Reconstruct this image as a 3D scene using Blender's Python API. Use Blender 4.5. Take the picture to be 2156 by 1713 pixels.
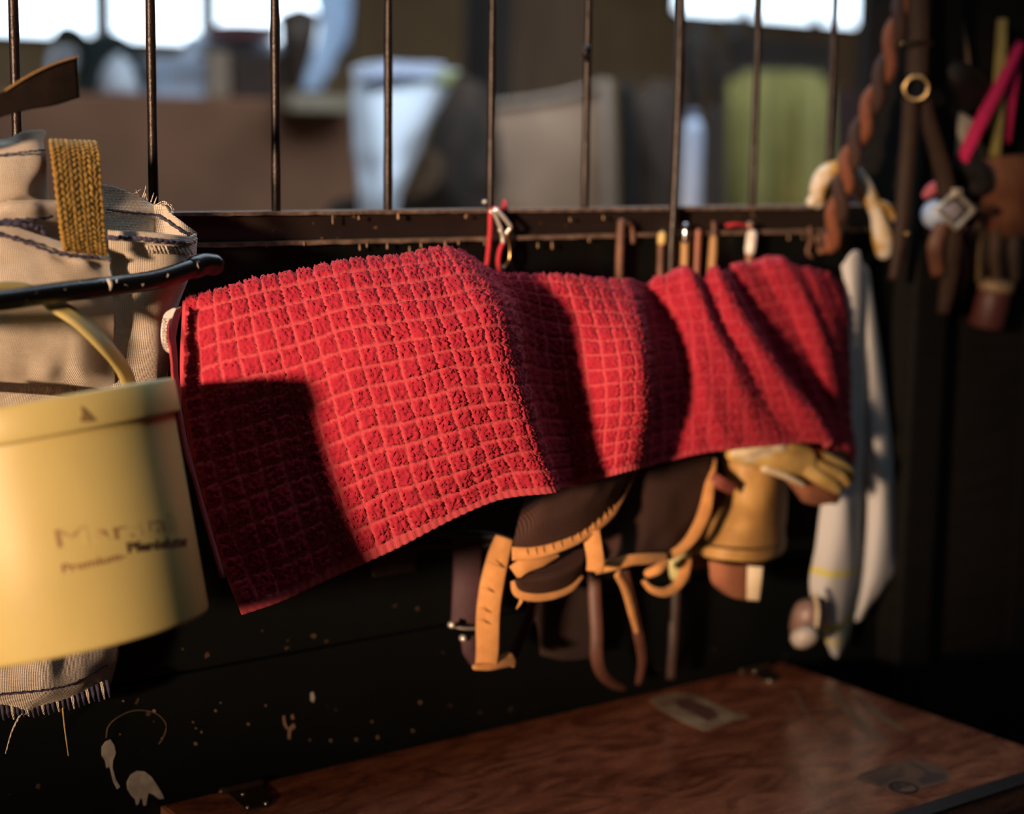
import bpy, bmesh, math, random
import numpy as np
from mathutils import Vector, Matrix

for o in list(bpy.data.objects):
    bpy.data.objects.remove(o, do_unlink=True)
scene = bpy.context.scene
COL = scene.collection
random.seed(7)
RNG = np.random.default_rng(11)

# ------------------------------------------------------------------ camera
F_PX, CX, CY = 3600.0, 1078.0, 856.5
EX = np.array([0.80527047, -0.07683629, 0.58790787])      # wall direction, seen by the camera (x right, y down, z forward)
EY = np.array([-0.59269595, -0.13081443, 0.79473209])     # through the wall
EZ = np.array([0.01584256, -0.98842489, -0.15088155])     # up
RW = np.array([EX, EY, EZ])
CAM = np.array([0.0, -1.7294, 1.40])
cam_d = bpy.data.cameras.new('camera')
cam = bpy.data.objects.new('camera', cam_d)
COL.objects.link(cam)
right, down, fwd = RW[:, 0], RW[:, 1], RW[:, 2]
M = Matrix(((right[0], -down[0], -fwd[0], CAM[0]), (right[1], -down[1], -fwd[1], CAM[1]),
            (right[2], -down[2], -fwd[2], CAM[2]), (0, 0, 0, 1)))
cam.matrix_world = M
cam_d.sensor_width = 36.0
cam_d.lens = F_PX / 2156.0 * 36.0
cam_d.clip_start = 0.05
cam_d.clip_end = 100
scene.camera = cam

def ray(px, py):
    return RW @ np.array([px - CX, py - CY, F_PX])

def at(px, py, off):
    """the point of the plane y = -off that lies behind a measured image position"""
    d = ray(px, py)
    t = (-off - CAM[1]) / d[1]
    return Vector(CAM + d * t)

def atz(px, py, z):
    d = ray(px, py)
    return Vector(CAM + d * ((z - CAM[2]) / d[2]))

def depth(p):
    return float((np.array(p) - CAM) @ fwd)

def wpx(n, p):
    return n * depth(p) / F_PX

def project(p):
    d = (np.array(p) - CAM) @ RW
    return CX + F_PX * d[0] / d[2], CY + F_PX * d[1] / d[2]

cam_d.dof.use_dof = True
cam_d.dof.focus_distance = depth(at(930, 800, 0.262))
cam_d.dof.aperture_fstop = cam_d.lens / 31.0
cam_d.dof.aperture_blades = 0

# ------------------------------------------------------------------ light
SUN_DIR = Vector((0.90, 0.452, -0.108)).normalized()
world = bpy.data.worlds.new('sky')
scene.world = world
world.use_nodes = True
bg = world.node_tree.nodes['Background']
bg.inputs[0].default_value = (0.70, 0.85, 1.0, 1)
bg.inputs[1].default_value = 4.2
sun_d = bpy.data.lights.new('sun', 'SUN')
sun_d.energy = 6.2
sun_d.color = (1.0, 0.66, 0.42)
sun_d.angle = math.radians(4.2)
sun = bpy.data.objects.new('sun', sun_d)
COL.objects.link(sun)
sun.rotation_euler = SUN_DIR.to_track_quat('-Z', 'Y').to_euler()
sun.location = (-8, -5, 3)

def portal(name, loc, nrm, sx, sy):
    d = bpy.data.lights.new(name, 'AREA')
    d.shape = 'RECTANGLE'; d.size = sx; d.size_y = sy
    d.cycles.is_portal = True
    o = bpy.data.objects.new(name, d); COL.objects.link(o)
    o.location = loc
    o.rotation_euler = Vector(nrm).to_track_quat('-Z', 'Y').to_euler()

scene.view_settings.view_transform = 'Standard'
scene.view_settings.look = 'None'
scene.view_settings.exposure = 0.0
scene.view_settings.gamma = 1.0
scene.view_settings.use_curve_mapping = False
scene.cycles.use_denoising = True
scene.cycles.max_bounces = 8
scene.cycles.sample_clamp_indirect = 6.0

# ------------------------------------------------------------------ materials
MATS = {}

def mat(name, c1, c2=None, rough=0.7, metal=0.0, scale=20.0, detail=4.0, bump=0.0, bscale=None, spec=0.5,
        stretch=(1, 1, 1), coord='Object', lo=0.35, hi=0.65, sss=0.0, sheen=0.0, trans=0.0, bdist=0.002):
    if name in MATS:
        return MATS[name]
    m = bpy.data.materials.new(name)
    m.use_nodes = True
    nt = m.node_tree
    b = nt.nodes['Principled BSDF']
    b.inputs['Roughness'].default_value = rough
    b.inputs['Metallic'].default_value = metal
    b.inputs['Specular IOR Level'].default_value = spec
    if sheen:
        b.inputs['Sheen Weight'].default_value = sheen
    if sss:
        b.inputs['Subsurface Weight'].default_value = sss
        b.inputs['Subsurface Radius'].default_value = (0.01, 0.007, 0.003)
    if trans:
        b.inputs['Transmission Weight'].default_value = trans
    tc = nt.nodes.new('ShaderNodeTexCoord')
    mp = nt.nodes.new('ShaderNodeMapping')
    mp.inputs['Scale'].default_value = stretch
    nt.links.new(tc.outputs[coord], mp.inputs[0])
    if c2 is None:
        c2 = tuple(v * 0.75 for v in c1)
    n = nt.nodes.new('ShaderNodeTexNoise')
    n.inputs['Scale'].default_value = scale
    n.inputs['Detail'].default_value = detail
    nt.links.new(mp.outputs[0], n.inputs['Vector'])
    r = nt.nodes.new('ShaderNodeValToRGB')
    r.color_ramp.elements[0].position = lo
    r.color_ramp.elements[1].position = hi
    r.color_ramp.elements[0].color = (*c1, 1)
    r.color_ramp.elements[1].color = (*c2, 1)
    nt.links.new(n.outputs['Fac'], r.inputs[0])
    nt.links.new(r.outputs[0], b.inputs['Base Color'])
    if bump:
        n2 = nt.nodes.new('ShaderNodeTexNoise')
        n2.inputs['Scale'].default_value = bscale or scale * 4
        n2.inputs['Detail'].default_value = 3
        nt.links.new(mp.outputs[0], n2.inputs['Vector'])
        bp = nt.nodes.new('ShaderNodeBump')
        bp.inputs['Strength'].default_value = bump
        bp.inputs['Distance'].default_value = bdist
        nt.links.new(n2.outputs['Fac'], bp.inputs['Height'])
        nt.links.new(bp.outputs[0], b.inputs['Normal'])
    MATS[name] = m
    return m

def speckled(name, base, base2, speck, rough=0.5, sp_scale=160.0, thr=0.72, bump=0.15, spec=0.5, stretch=(1, 1, 1)):
    """painted surface with small splashes and dust of another colour"""
    m = mat(name, base, base2, rough=rough, scale=9, bump=bump, bscale=60, spec=spec)
    nt = m.node_tree
    b = nt.nodes['Principled BSDF']
    src = b.inputs['Base Color'].links[0].from_socket
    tc = nt.nodes.new('ShaderNodeTexCoord')
    mp = nt.nodes.new('ShaderNodeMapping'); mp.inputs['Scale'].default_value = stretch
    nt.links.new(tc.outputs['Object'], mp.inputs[0])
    n = nt.nodes.new('ShaderNodeTexNoise'); n.inputs['Scale'].default_value = sp_scale; n.inputs['Detail'].default_value = 2
    nt.links.new(mp.outputs[0], n.inputs['Vector'])
    r = nt.nodes.new('ShaderNodeValToRGB')
    r.color_ramp.elements[0].position = thr; r.color_ramp.elements[1].position = thr + 0.03
    r.color_ramp.elements[0].color = (0, 0, 0, 1); r.color_ramp.elements[1].color = (1, 1, 1, 1)
    nt.links.new(n.outputs['Fac'], r.inputs[0])
    mx = nt.nodes.new('ShaderNodeMix'); mx.data_type = 'RGBA'
    nt.links.new(r.outputs[0], mx.inputs[0])
    nt.links.new(src, mx.inputs[6])
    mx.inputs[7].default_value = (*speck, 1)
    nt.links.new(mx.outputs[2], b.inputs['Base Color'])
    return m

# ------------------------------------------------------------------ mesh helpers
def link(name, verts, faces, m, parent=None, smooth=True):
    me = bpy.data.meshes.new(name)
    me.from_pydata([tuple(v) for v in verts], [], faces)
    me.update()
    if smooth:
        me.polygons.foreach_set('use_smooth', [True] * len(me.polygons))
    if m is not None:
        me.materials.append(m)
    o = bpy.data.objects.new(name, me)
    COL.objects.link(o)
    if parent is not None:
        par(o, parent)
    return o

def par(o, parent):
    o.parent = parent
    o.matrix_parent_inverse = parent.matrix_world.inverted() if parent.type != 'EMPTY' else Matrix.Translation(parent.location).inverted()

def thing(name, label, cat, loc, group=None):
    o = bpy.data.objects.new(name, None)
    COL.objects.link(o)
    o.empty_display_size = 0.05
    o.location = loc
    return tag(o, label, cat, group)

def tag(o, label, cat, group=None, kind=None):
    o['label'] = label
    o['category'] = cat
    if group:
        o['group'] = group
    if kind:
        o['kind'] = kind
    return o

def struct(o, label=None):
    o['kind'] = 'structure'
    if label:
        o['label'] = label
    return o

def catmull(pts, n):
    P = np.array([list(p) for p in pts], float)
    if len(P) == 2:
        t = np.linspace(0, 1, n)[:, None]
        return P[0] * (1 - t) + P[1] * t
    Q = np.vstack([2 * P[0] - P[1], P, 2 * P[-1] - P[-2]])
    ts = np.linspace(0, len(P) - 1, n)
    i = np.minimum(ts.astype(int), len(P) - 2)
    t = (ts - i)[:, None]
    a, b, c, d = Q[i], Q[i + 1], Q[i + 2], Q[i + 3]
    return 0.5 * (2 * b + (c - a) * t + (2 * a - 5 * b + 4 * c - d) * t ** 2 + (3 * b - a - 3 * c + d) * t ** 3)

def frames(C):
    T = np.gradient(C, axis=0)
    T /= np.linalg.norm(T, axis=1)[:, None] + 1e-12
    return T

def W3(p):
    return at(*p) if not isinstance(p, Vector) else p

def tube(name, pts, rad, m, parent=None, n=None, seg=10, smooth=True, world=False, flat=1.0, caps=True):
    """round bar along a smooth path; rad a number or a list, rounded ends"""
    P = [p if world else W3(p) for p in pts]
    n = n or max(2, (len(P) - 1) * 8 + 1)
    C = catmull(P, n) if smooth else np.array([list(p) for p in P])
    n = len(C)
    r = np.interp(np.linspace(0, 1, n), np.linspace(0, 1, len(rad)), rad) if isinstance(rad, (list, tuple)) else np.full(n, rad)
    T = frames(C)
    if caps:
        a = [0.0, 0.5, 0.87]
        C = np.vstack([[C[0] - T[0] * r[0] * math.sqrt(1 - x * x) for x in a], C, [C[-1] + T[-1] * r[-1] * math.sqrt(1 - x * x) for x in a[::-1]]])
        r = np.concatenate([[r[0] * max(x, .02) for x in a], r, [r[-1] * max(x, .02) for x in a[::-1]]])
        T = np.vstack([[T[0]] * 3, T, [T[-1]] * 3])
    ref = np.array([0, 0, 1.0]) if abs(T[len(T) // 2][2]) < 0.8 else np.array([0, 1.0, 0])
    V, Fc = [], []
    for k in range(len(C)):
        s = np.cross(T[k], ref); s /= np.linalg.norm(s) + 1e-9
        u = np.cross(s, T[k])
        for j in range(seg):
            a = 2 * math.pi * j / seg
            V.append(C[k] + r[k] * (math.cos(a) * s * flat + math.sin(a) * u))
    for k in range(len(C) - 1):
        for j in range(seg):
            Fc.append((k * seg + j, k * seg + (j + 1) % seg, (k + 1) * seg + (j + 1) % seg, (k + 1) * seg + j))
    Fc.append(tuple(range(seg))[::-1]); Fc.append(tuple((len(C) - 1) * seg + j for j in range(seg)))
    return link(name, V, Fc, m, parent)

def strap(name, pts, width, m, parent=None, thick=0.003, n=None, twist=0.0, world=False, bend=0.0, px=True):
    """flat band along a smooth path, its face turned to the viewer by default; width in picture pixels (px) or metres"""
    P = [p if world else W3(p) for p in pts]
    n = n or max(3, (len(P) - 1) * 8 + 1)
    C = catmull(P, n)
    T = frames(C)
    wl = width if isinstance(width, (list, tuple)) else [width]
    w = np.interp(np.linspace(0, 1, n), np.linspace(0, 1, len(wl)), wl)
    tw = np.interp(np.linspace(0, 1, n), np.linspace(0, 1, len(twist)), twist) if isinstance(twist, (list, tuple)) else np.full(n, twist)
    V, Fc = [], []
    for k in range(n):
        view = CAM - C[k]; view /= np.linalg.norm(view)
        s = np.cross(T[k], view); s /= np.linalg.norm(s) + 1e-9
        nn = np.cross(s, T[k])
        a = math.radians(tw[k])
        s2 = math.cos(a) * s + math.sin(a) * nn
        n2 = np.cross(s2, T[k])
        hw = (wpx(w[k], C[k]) if px else w[k]) / 2
        e = thick * 0.5
        sec = [(-1, 0), (-.85, 1), (0, 1 + bend), (.85, 1), (1, 0), (.85, -1), (0, -1 + bend), (-.85, -1)]
        for x, y in sec:
            V.append(C[k] + s2 * hw * x + n2 * e * y)
    q = 8
    for k in range(n - 1):
        for j in range(q):
            Fc.append((k * q + j, k * q + (j + 1) % q, (k + 1) * q + (j + 1) % q, (k + 1) * q + j))
    Fc.append(tuple(range(q))[::-1]); Fc.append(tuple((n - 1) * q + j for j in range(q)))
    o = link(name, V, Fc, m, parent)
    return o

def grid_surface(rows, nu, nv):
    """smooth surface through a table of points (rows from top to bottom, each from left to right)"""
    G = np.array([[list(W3(p)) for p in r] for r in rows], float)
    A = np.array([catmull(G[i], nu) for i in range(G.shape[0])])
    B = np.array([catmull(A[:, j], nv) for j in range(nu)]).transpose(1, 0, 2)
    return B

def normals(S):
    du = np.gradient(S, axis=1); dv = np.gradient(S, axis=0)
    N = np.cross(dv, du)
    N /= np.linalg.norm(N, axis=2)[:, :, None] + 1e-12
    v = CAM - S.reshape(-1, 3).mean(0)
    if (N.reshape(-1, 3).mean(0) @ v) < 0:
        N = -N
    return N

def noise2(nv, nu, cell, amp):
    """smooth value noise on a grid"""
    a = RNG.normal(size=(nv // cell + 4, nu // cell + 4))
    y = np.arange(nv) / cell; x = np.arange(nu) / cell
    iy, ix = y.astype(int), x.astype(int)
    ty, tx = y - iy, x - ix
    ty = ty * ty * (3 - 2 * ty); tx = tx * tx * (3 - 2 * tx)
    A = a[iy][:, ix] * (1 - tx) + a[iy][:, ix + 1] * tx
    B = a[iy + 1][:, ix] * (1 - tx) + a[iy + 1][:, ix + 1] * tx
    return amp * (A * (1 - ty)[:, None] + B * ty[:, None])

def shell(name, S, thick, m, parent=None, uv=None):
    """closed sheet of a given thickness around a grid of points"""
    nv, nu = S.shape[:2]
    N = normals(S)
    V = np.vstack([S.reshape(-1, 3), (S - N * thick).reshape(-1, 3)])
    idx = np.arange(nv * nu).reshape(nv, nu)
    a, b, c, d = idx[:-1, :-1].ravel(), idx[:-1, 1:].ravel(), idx[1:, 1:].ravel(), idx[1:, :-1].ravel()
    k = nv * nu
    Fc = np.vstack([np.stack([a, d, c, b], 1), np.stack([a, b, c, d], 1) + k])
    rim = list(idx[0]) + list(idx[1:, -1]) + list(idx[-1, -2::-1]) + list(idx[-2:0:-1, 0])
    R = [(rim[i], rim[(i + 1) % len(rim)], rim[(i + 1) % len(rim)] + k, rim[i] + k) for i in range(len(rim))]
    o = link(name, V.tolist(), Fc.tolist() + R, m, parent)
    return o

def cloth(name, rows, m, parent=None, thick=0.002, nu=48, nv=48, wr=0.0, cell=8):
    S = grid_surface(rows, nu, nv)
    if wr:
        S = S + normals(S) * noise2(nv, nu, cell, wr)[:, :, None]
    return shell(name, S, thick, m, parent)

def box_data(x0, x1, y0, y1, z0, z1):
    v = [(x0, y0, z0), (x1, y0, z0), (x1, y1, z0), (x0, y1, z0), (x0, y0, z1), (x1, y0, z1), (x1, y1, z1), (x0, y1, z1)]
    f = [(0, 3, 2, 1), (4, 5, 6, 7), (0, 1, 5, 4), (1, 2, 6, 5), (2, 3, 7, 6), (3, 0, 4, 7)]
    return v, f

def box(name, x0, x1, y0, y1, z0, z1, m, parent=None, bevel=0.0):
    v, f = box_data(x0, x1, y0, y1, z0, z1)
    o = link(name, v, f, m, parent, smooth=False)
    if bevel:
        bm = bmesh.new(); bm.from_mesh(o.data)
        bmesh.ops.bevel(bm, geom=bm.edges[:], offset=bevel, segments=2, affect='EDGES', profile=0.5)
        bm.to_mesh(o.data); bm.free()
    return o

def boxes(name, lst, m, parent=None):
    V, Fc = [], []
    for b in lst:
        v, f = box_data(*b)
        k = len(V)
        V += v; Fc += [tuple(i + k for i in q) for q in f]
    return link(name, V, Fc, m, parent, smooth=False)

def lathe(name, prof, m, parent=None, seg=48, origin=(0, 0, 0), axis=(0, 0, 1), close=False):
    ax = Vector(axis).normalized()
    a = ax.orthogonal().normalized(); b = ax.cross(a)
    O = Vector(origin)
    V, Fc = [], []
    for (r, z) in prof:
        for j in range(seg):
            t = 2 * math.pi * j / seg
            V.append(O + ax * z + (a * math.cos(t) + b * math.sin(t)) * r)
    n = len(prof)
    for k in range(n - 1):
        for j in range(seg):
            Fc.append((k * seg + j, k * seg + (j + 1) % seg, (k + 1) * seg + (j + 1) % seg, (k + 1) * seg + j))
    if close:
        for j in range(seg):
            k = n - 1
            Fc.append((k * seg + j, k * seg + (j + 1) % seg, (j + 1) % seg, j))
    else:
        Fc.append(tuple(range(seg))[::-1]); Fc.append(tuple((n - 1) * seg + j for j in range(seg)))
    return link(name, V, Fc, m, parent)

def blob(name, parts, m, parent=None, voxel=0.004, smooth=6):
    """several rounded limbs grown into one skin: parts = list of (points, radii, flat)"""
    V, Fc = [], []
    for pts, rad, flat in parts:
        t = tube('tmp', pts, rad, None, None, flat=flat, seg=12, n=max(4, len(pts) * 4))
        k = len(V)
        V += [tuple(v.co) for v in t.data.vertices]
        Fc += [tuple(i + k for i in p.vertices) for p in t.data.polygons]
        me = t.data
        bpy.data.objects.remove(t); bpy.data.meshes.remove(me)
    o = link(name, V, Fc, m, parent)
    r = o.modifiers.new('skin', 'REMESH'); r.mode = 'VOXEL'; r.voxel_size = voxel; r.use_smooth_shade = True
    s = o.modifiers.new('smooth', 'SMOOTH'); s.factor = 0.5; s.iterations = smooth
    return o

def ring(name, c, nrm, R, r, m, parent=None, seg=28):
    nrm = Vector(nrm).normalized(); a = nrm.orthogonal().normalized(); b = nrm.cross(a)
    V, Fc = [], []
    for i in range(seg):
        t = 2 * math.pi * i / seg
        d = a * math.cos(t) + b * math.sin(t)
        for j in range(8):
            s = 2 * math.pi * j / 8
            V.append(Vector(c) + d * (R + r * math.cos(s)) + nrm * r * math.sin(s))
    for i in range(seg):
        for j in range(8):
            Fc.append((i * 8 + j, i * 8 + (j + 1) % 8, ((i + 1) % seg) * 8 + (j + 1) % 8, ((i + 1) % seg) * 8 + j))
    return link(name, V, Fc, m, parent)

def mid(*pts):
    v = Vector((0, 0, 0))
    for p in pts:
        v += W3(p)
    return v / len(pts)


# ================================================================== the place
PLASTER = mat('aged_plaster', (0.56, 0.36, 0.18), (0.44, 0.27, 0.13), rough=0.9, scale=3, bump=0.2, bscale=40)
BROWN_PL = mat('brown_plaster', (0.26, 0.115, 0.058), (0.20, 0.085, 0.042), rough=0.9, scale=4, bump=0.2, bscale=50)
FLOORM = mat('stable_floor', (0.16, 0.13, 0.10), (0.10, 0.08, 0.06), rough=0.85, scale=6, bump=0.3, bscale=60)
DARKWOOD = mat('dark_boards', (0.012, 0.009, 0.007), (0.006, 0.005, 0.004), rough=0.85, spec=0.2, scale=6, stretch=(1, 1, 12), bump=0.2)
ROOFM = mat('roof_boards', (0.10, 0.07, 0.05), (0.06, 0.045, 0.03), rough=0.9, scale=5, stretch=(8, 1, 1))
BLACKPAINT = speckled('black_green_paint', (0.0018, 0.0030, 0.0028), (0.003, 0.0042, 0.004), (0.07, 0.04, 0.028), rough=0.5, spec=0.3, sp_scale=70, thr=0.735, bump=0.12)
IRON = mat('rusty_black_iron', (0.010, 0.006, 0.005), (0.022, 0.011, 0.008), rough=0.38, metal=0.3, scale=120, bump=0.5, bscale=420, bdist=0.001)
RAILM = speckled('painted_rail', (0.014, 0.009, 0.008), (0.022, 0.014, 0.011), (0.16, 0.10, 0.06), rough=0.5, sp_scale=85, thr=0.70, bump=0.2)
DUSTM = mat('dusty_lip', (0.20, 0.13, 0.09), (0.09, 0.055, 0.04), rough=0.85, scale=90, bump=0.4)

X0, X1, Y0, Y1, H = -4.0, 10.6, -3.5, 6.0, 3.4
struct(box('floor', X0 - .1, X1 + .1, Y0 - .1, Y1 + .1, -0.1, 0.0, FLOORM), 'dark trodden stable floor')

# wall on the left with the small window that lets the low sun in
SW = (-3.10, -1.95, 1.34, 2.30)                      # y0 y1 z0 z1 of that window
wl = boxes('wall_left', [(X0 - .12, X0, Y0, SW[0], 0, H), (X0 - .12, X0, SW[1], Y1, 0, H),
                         (X0 - .12, X0, SW[0], SW[1], 0, SW[2]), (X0 - .12, X0, SW[0], SW[1], SW[3], H)], PLASTER)
struct(wl, 'plastered side wall with a small window')
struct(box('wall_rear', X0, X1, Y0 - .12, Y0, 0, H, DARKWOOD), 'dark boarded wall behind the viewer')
struct(box('wall_right', X1, X1 + .12, Y0, Y1, 0, H, PLASTER), 'plastered end wall')

# back wall: one row of windows on the left, a high strip on the right
WIN = [(2.45, 3.285, 1.87, 2.75), (3.345, 3.835, 1.87, 2.75), (3.885, 4.62, 1.87, 2.75), (6.86, 9.3, 2.20, 2.75)]
lst = [(X0, 2.45, Y1, Y1 + .12, 0, H), (2.45, 4.62, Y1, Y1 + .12, 0, 1.87), (2.45, 4.62, Y1, Y1 + .12, 2.75, H),
       (4.62, 6.86, Y1, Y1 + .12, 0, H), (6.86, 9.3, Y1, Y1 + .12, 0, 2.20), (6.86, 9.3, Y1, Y1 + .12, 2.75, H), (9.3, X1, Y1, Y1 + .12, 0, H)]
wb = struct(boxes('wall_back', lst, PLASTER), 'beige plastered back wall with windows')
WINF = mat('window_timber', (0.09, 0.075, 0.06), (0.06, 0.05, 0.04), rough=0.6, scale=20)
for i, (a, b, z0, z1) in enumerate(WIN):
    t = 0.03
    fr = boxes('window_%d' % (i + 1), [(a - t, a, Y1 - .02, Y1 + .1, z0 - t, z1 + t), (b, b + t, Y1 - .02, Y1 + .1, z0 - t, z1 + t),
                                      (a, b, Y1 - .02, Y1 + .1, z0 - t, z0), (a, b, Y1 - .02, Y1 + .1, z1, z1 + t)], WINF)
    struct(fr, 'dark timber frame of a bright stable window')
    if i == 3:
        for k in range(1, 4):
            xx = a + (b - a) * k / 4
            box('mullion', xx - .02, xx + .02, Y1, Y1 + .06, z0, z1, WINF, fr)
    portal('window_portal_%d' % i, ((a + b) / 2, Y1 + .11, (z0 + z1) / 2), (0, -1, 0), b - a, z1 - z0)
# roof with a long skylight over the aisle behind the bars
SKY = [(0.4, 6.6, 0.25, 2.1), (0.8, 1.9, -1.5, -0.9)]  # second one is an invented opening, added for cool fill over the chest
xs = sorted({X0, X1} | {v for k in SKY for v in k[:2]}); ys = sorted({Y0, Y1} | {v for k in SKY for v in k[2:]})
cl = []
for i in range(len(xs) - 1):
    for j in range(len(ys) - 1):
        cxm, cym = (xs[i] + xs[i + 1]) / 2, (ys[j] + ys[j + 1]) / 2
        if not any(k[0] < cxm < k[1] and k[2] < cym < k[3] for k in SKY):
            cl.append((xs[i], xs[i + 1], ys[j], ys[j + 1], H, H + .1))
ce = struct(boxes('ceiling', cl, ROOFM), 'boarded barn roof with a skylight and an added fill opening')
for i, k in enumerate(SKY):
    portal('roof_opening_portal_%d' % i, ((k[0] + k[1]) / 2, (k[2] + k[3]) / 2, H + .09), (0, 0, -1), k[1] - k[0], k[3] - k[2])

# low brown wall across the aisle
struct(box('wall_partition', 0.6, 2.93, 3.0, 3.45, 0, 1.53, BROWN_PL, bevel=0.01), 'low brown plastered partition wall across the aisle')

# boarded stall front under the bars
ws = struct(box('wall_stall', -0.6, 4.0, 0.012, 0.05, 0, 1.28, mat('panel_core', (0.006, 0.006, 0.006), rough=0.8)), 'black green boarded stall front')
for (za, zb) in [(0.0, 0.398), (0.401, 0.8015), (0.8045, 1.284)]:
    box('board', -0.6, 2.0, -0.006, 0.012, za, zb, BLACKPAINT, ws, bevel=0.002)
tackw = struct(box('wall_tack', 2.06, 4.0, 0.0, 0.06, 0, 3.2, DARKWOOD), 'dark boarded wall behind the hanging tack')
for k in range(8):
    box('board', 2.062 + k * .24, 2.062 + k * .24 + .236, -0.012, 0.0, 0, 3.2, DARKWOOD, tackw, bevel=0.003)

# white paint runs and a round scratch on the lowest board
WHITEP = mat('old_white_paint', (0.42, 0.38, 0.32), (0.27, 0.24, 0.20), rough=0.7, scale=60, bump=0.2)
def splash(outline, name='paint_splash', m=WHITEP, t=0.0012):
    bm = bmesh.new()
    vs = [bm.verts.new(at(x, y, 0.0065)) for x, y in outline]
    f = bm.faces.new(vs)
    r = bmesh.ops.extrude_face_region(bm, geom=[f])
    bmesh.ops.translate(bm, verts=[v for v in r['geom'] if isinstance(v, bmesh.types.BMVert)], vec=(0, -t, 0))
    bmesh.ops.recalc_face_normals(bm, faces=bm.faces)
    me = bpy.data.meshes.new(name); bm.to_mesh(me); bm.free(); me.materials.append(m)
    o = bpy.data.objects.new(name, me); COL.objects.link(o); par(o, ws)
    return o
splash([(222, 1560), (232, 1556), (240, 1568), (243, 1585), (237, 1600), (236, 1615), (243, 1640), (252, 1655), (246, 1660), (238, 1645), (232, 1618), (228, 1612), (224, 1616), (221, 1600), (214, 1590), (214, 1572)])
splash([(275, 1630), (288, 1622), (304, 1623), (318, 1634), (330, 1652), (342, 1672), (345, 1680), (334, 1681), (322, 1672), (312, 1668), (309, 1680), (307, 1694), (302, 1695), (300, 1684), (295, 1678), (291, 1690), (287, 1694), (284, 1682), (276, 1674), (268, 1660), (267, 1645)])
splash([(654, 1458), (659, 1456), (662, 1468), (659, 1478), (654, 1474)])
for q in ([(595, 1508), (599, 1505), (601, 1520), (606, 1532), (603, 1535), (597, 1525)], [(607, 1532), (618, 1522), (622, 1530), (612, 1538), (611, 1556), (606, 1554)], [(612, 1506), (617, 1503), (619, 1512), (614, 1514)]):
    splash(q, m=mat('tan_paint_fleck', (0.22, 0.13, 0.08), rough=0.8))
for k in range(26):
    x, y = random.uniform(240, 900), random.uniform(1470, 1640)
    r = random.uniform(1.2, 3.4)
    if y > 1740 - 0.23 * x:
        continue
    splash([(x + r * math.cos(a) * random.uniform(.7, 1.2), y + r * 1.2 * math.sin(a) * random.uniform(.7, 1.2)) for a in np.linspace(0, 6.28, 8)[:-1]],
           name='paint_fleck', m=mat('tan_paint_fleck', (0.22, 0.13, 0.08), rough=0.8))
tube('scratch_ring', [(224, 1552, .0065), (228, 1530, .0065), (245, 1512, .0065), (275, 1497, .0065), (305, 1495, .0065), (332, 1503, .0065), (350, 1525, .0065), (345, 1550, .0065), (335, 1565, .0065)], 0.0007,
     mat('bare_wood_edge', (0.10, 0.055, 0.03), rough=0.9), ws, seg=6)

# iron grille: channel rail and upright bars, each a part
gr = thing('stall_grille', 'rusty black iron stall grille of upright bars on a rail', 'grille', (1.0, 0, 1.29))
box('rail', -0.5, 1.985, -0.006, 0.022, 1.290, 1.319, RAILM, gr, bevel=0.001)
def lip(name, z0, z1, y0, y1):
    """worn dusty edge with an uneven outline"""
    n = 220
    xs = np.linspace(-0.5, 1.985, n)
    V, Fc = [], []
    for x in xs:
        a = random.uniform(-.0006, .0006); b = random.uniform(-.0008, .0004)
        V += [(x, y0 + b, z0 + a), (x, y0 + b, z1 + a * .5), (x, y1, z1), (x, y1, z0)]
    for k in range(n - 1):
        for j in range(4):
            Fc.append((k * 4 + j, (k + 1) * 4 + j, (k + 1) * 4 + (j + 1) % 4, k * 4 + (j + 1) % 4))
    return link(name, V, Fc, DUSTM, gr, smooth=False)
lip('rail_lip', 1.3185, 1.3225, -0.014, 0.03)
lip('rail_lip', 1.2845, 1.2895, -0.016, 0.02)
BX0 = at(325, 220, 0)[0]
proto = None
for k in (-6, -5, -4, -3, -2, -1, 0, 1, 2, 3, 4, 6, 7):
    x = BX0 + 0.15 * k
    if proto is None:
        P = [Vector((0, 0.006 + .0006 * math.sin(z * 9), z)) for z in np.linspace(1.315, 3.3, 40)]
        prof = [0.0052 + 0.0003 * math.sin(i * 2.1) + random.uniform(-.00015, .00015) for i in range(40)]
        proto = tube('bar', P, prof, IRON, gr, world=True, n=40, seg=14)
        proto.location.x += x
        bx = x
    else:
        c = proto.copy(); COL.objects.link(c)
        c.location.x = proto.location.x + (x - bx)
tube('weld_knob', [(1237, 100, .003), (1232, 112, .004), (1238, 124, .003)], 0.0045, IRON, gr)

# thick post at the end of the grille
po = struct(box('trim_1', 1.985, 2.06, -0.05, 0.07, 0, 3.3, mat('post_wood', (0.006, 0.005, 0.004), (0.003, 0.003, 0.003), rough=0.8, spec=0.2, scale=8, stretch=(1, 1, 10), bump=0.2), bevel=0.006), 'dark timber post at the end of the bars')

# loose iron rod hanging in front of the rail
tag(tube('iron_rod', [(1478, -1100, .006), (1450, -420, .008), (1436, -60, .012), (1428, 220, .016), (1419, 440, .022), (1414, 520, .024), (1411, 640, .024)], 0.0062, IRON), 'thin rusty iron rod hanging in front of the rail', 'rod')

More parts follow.
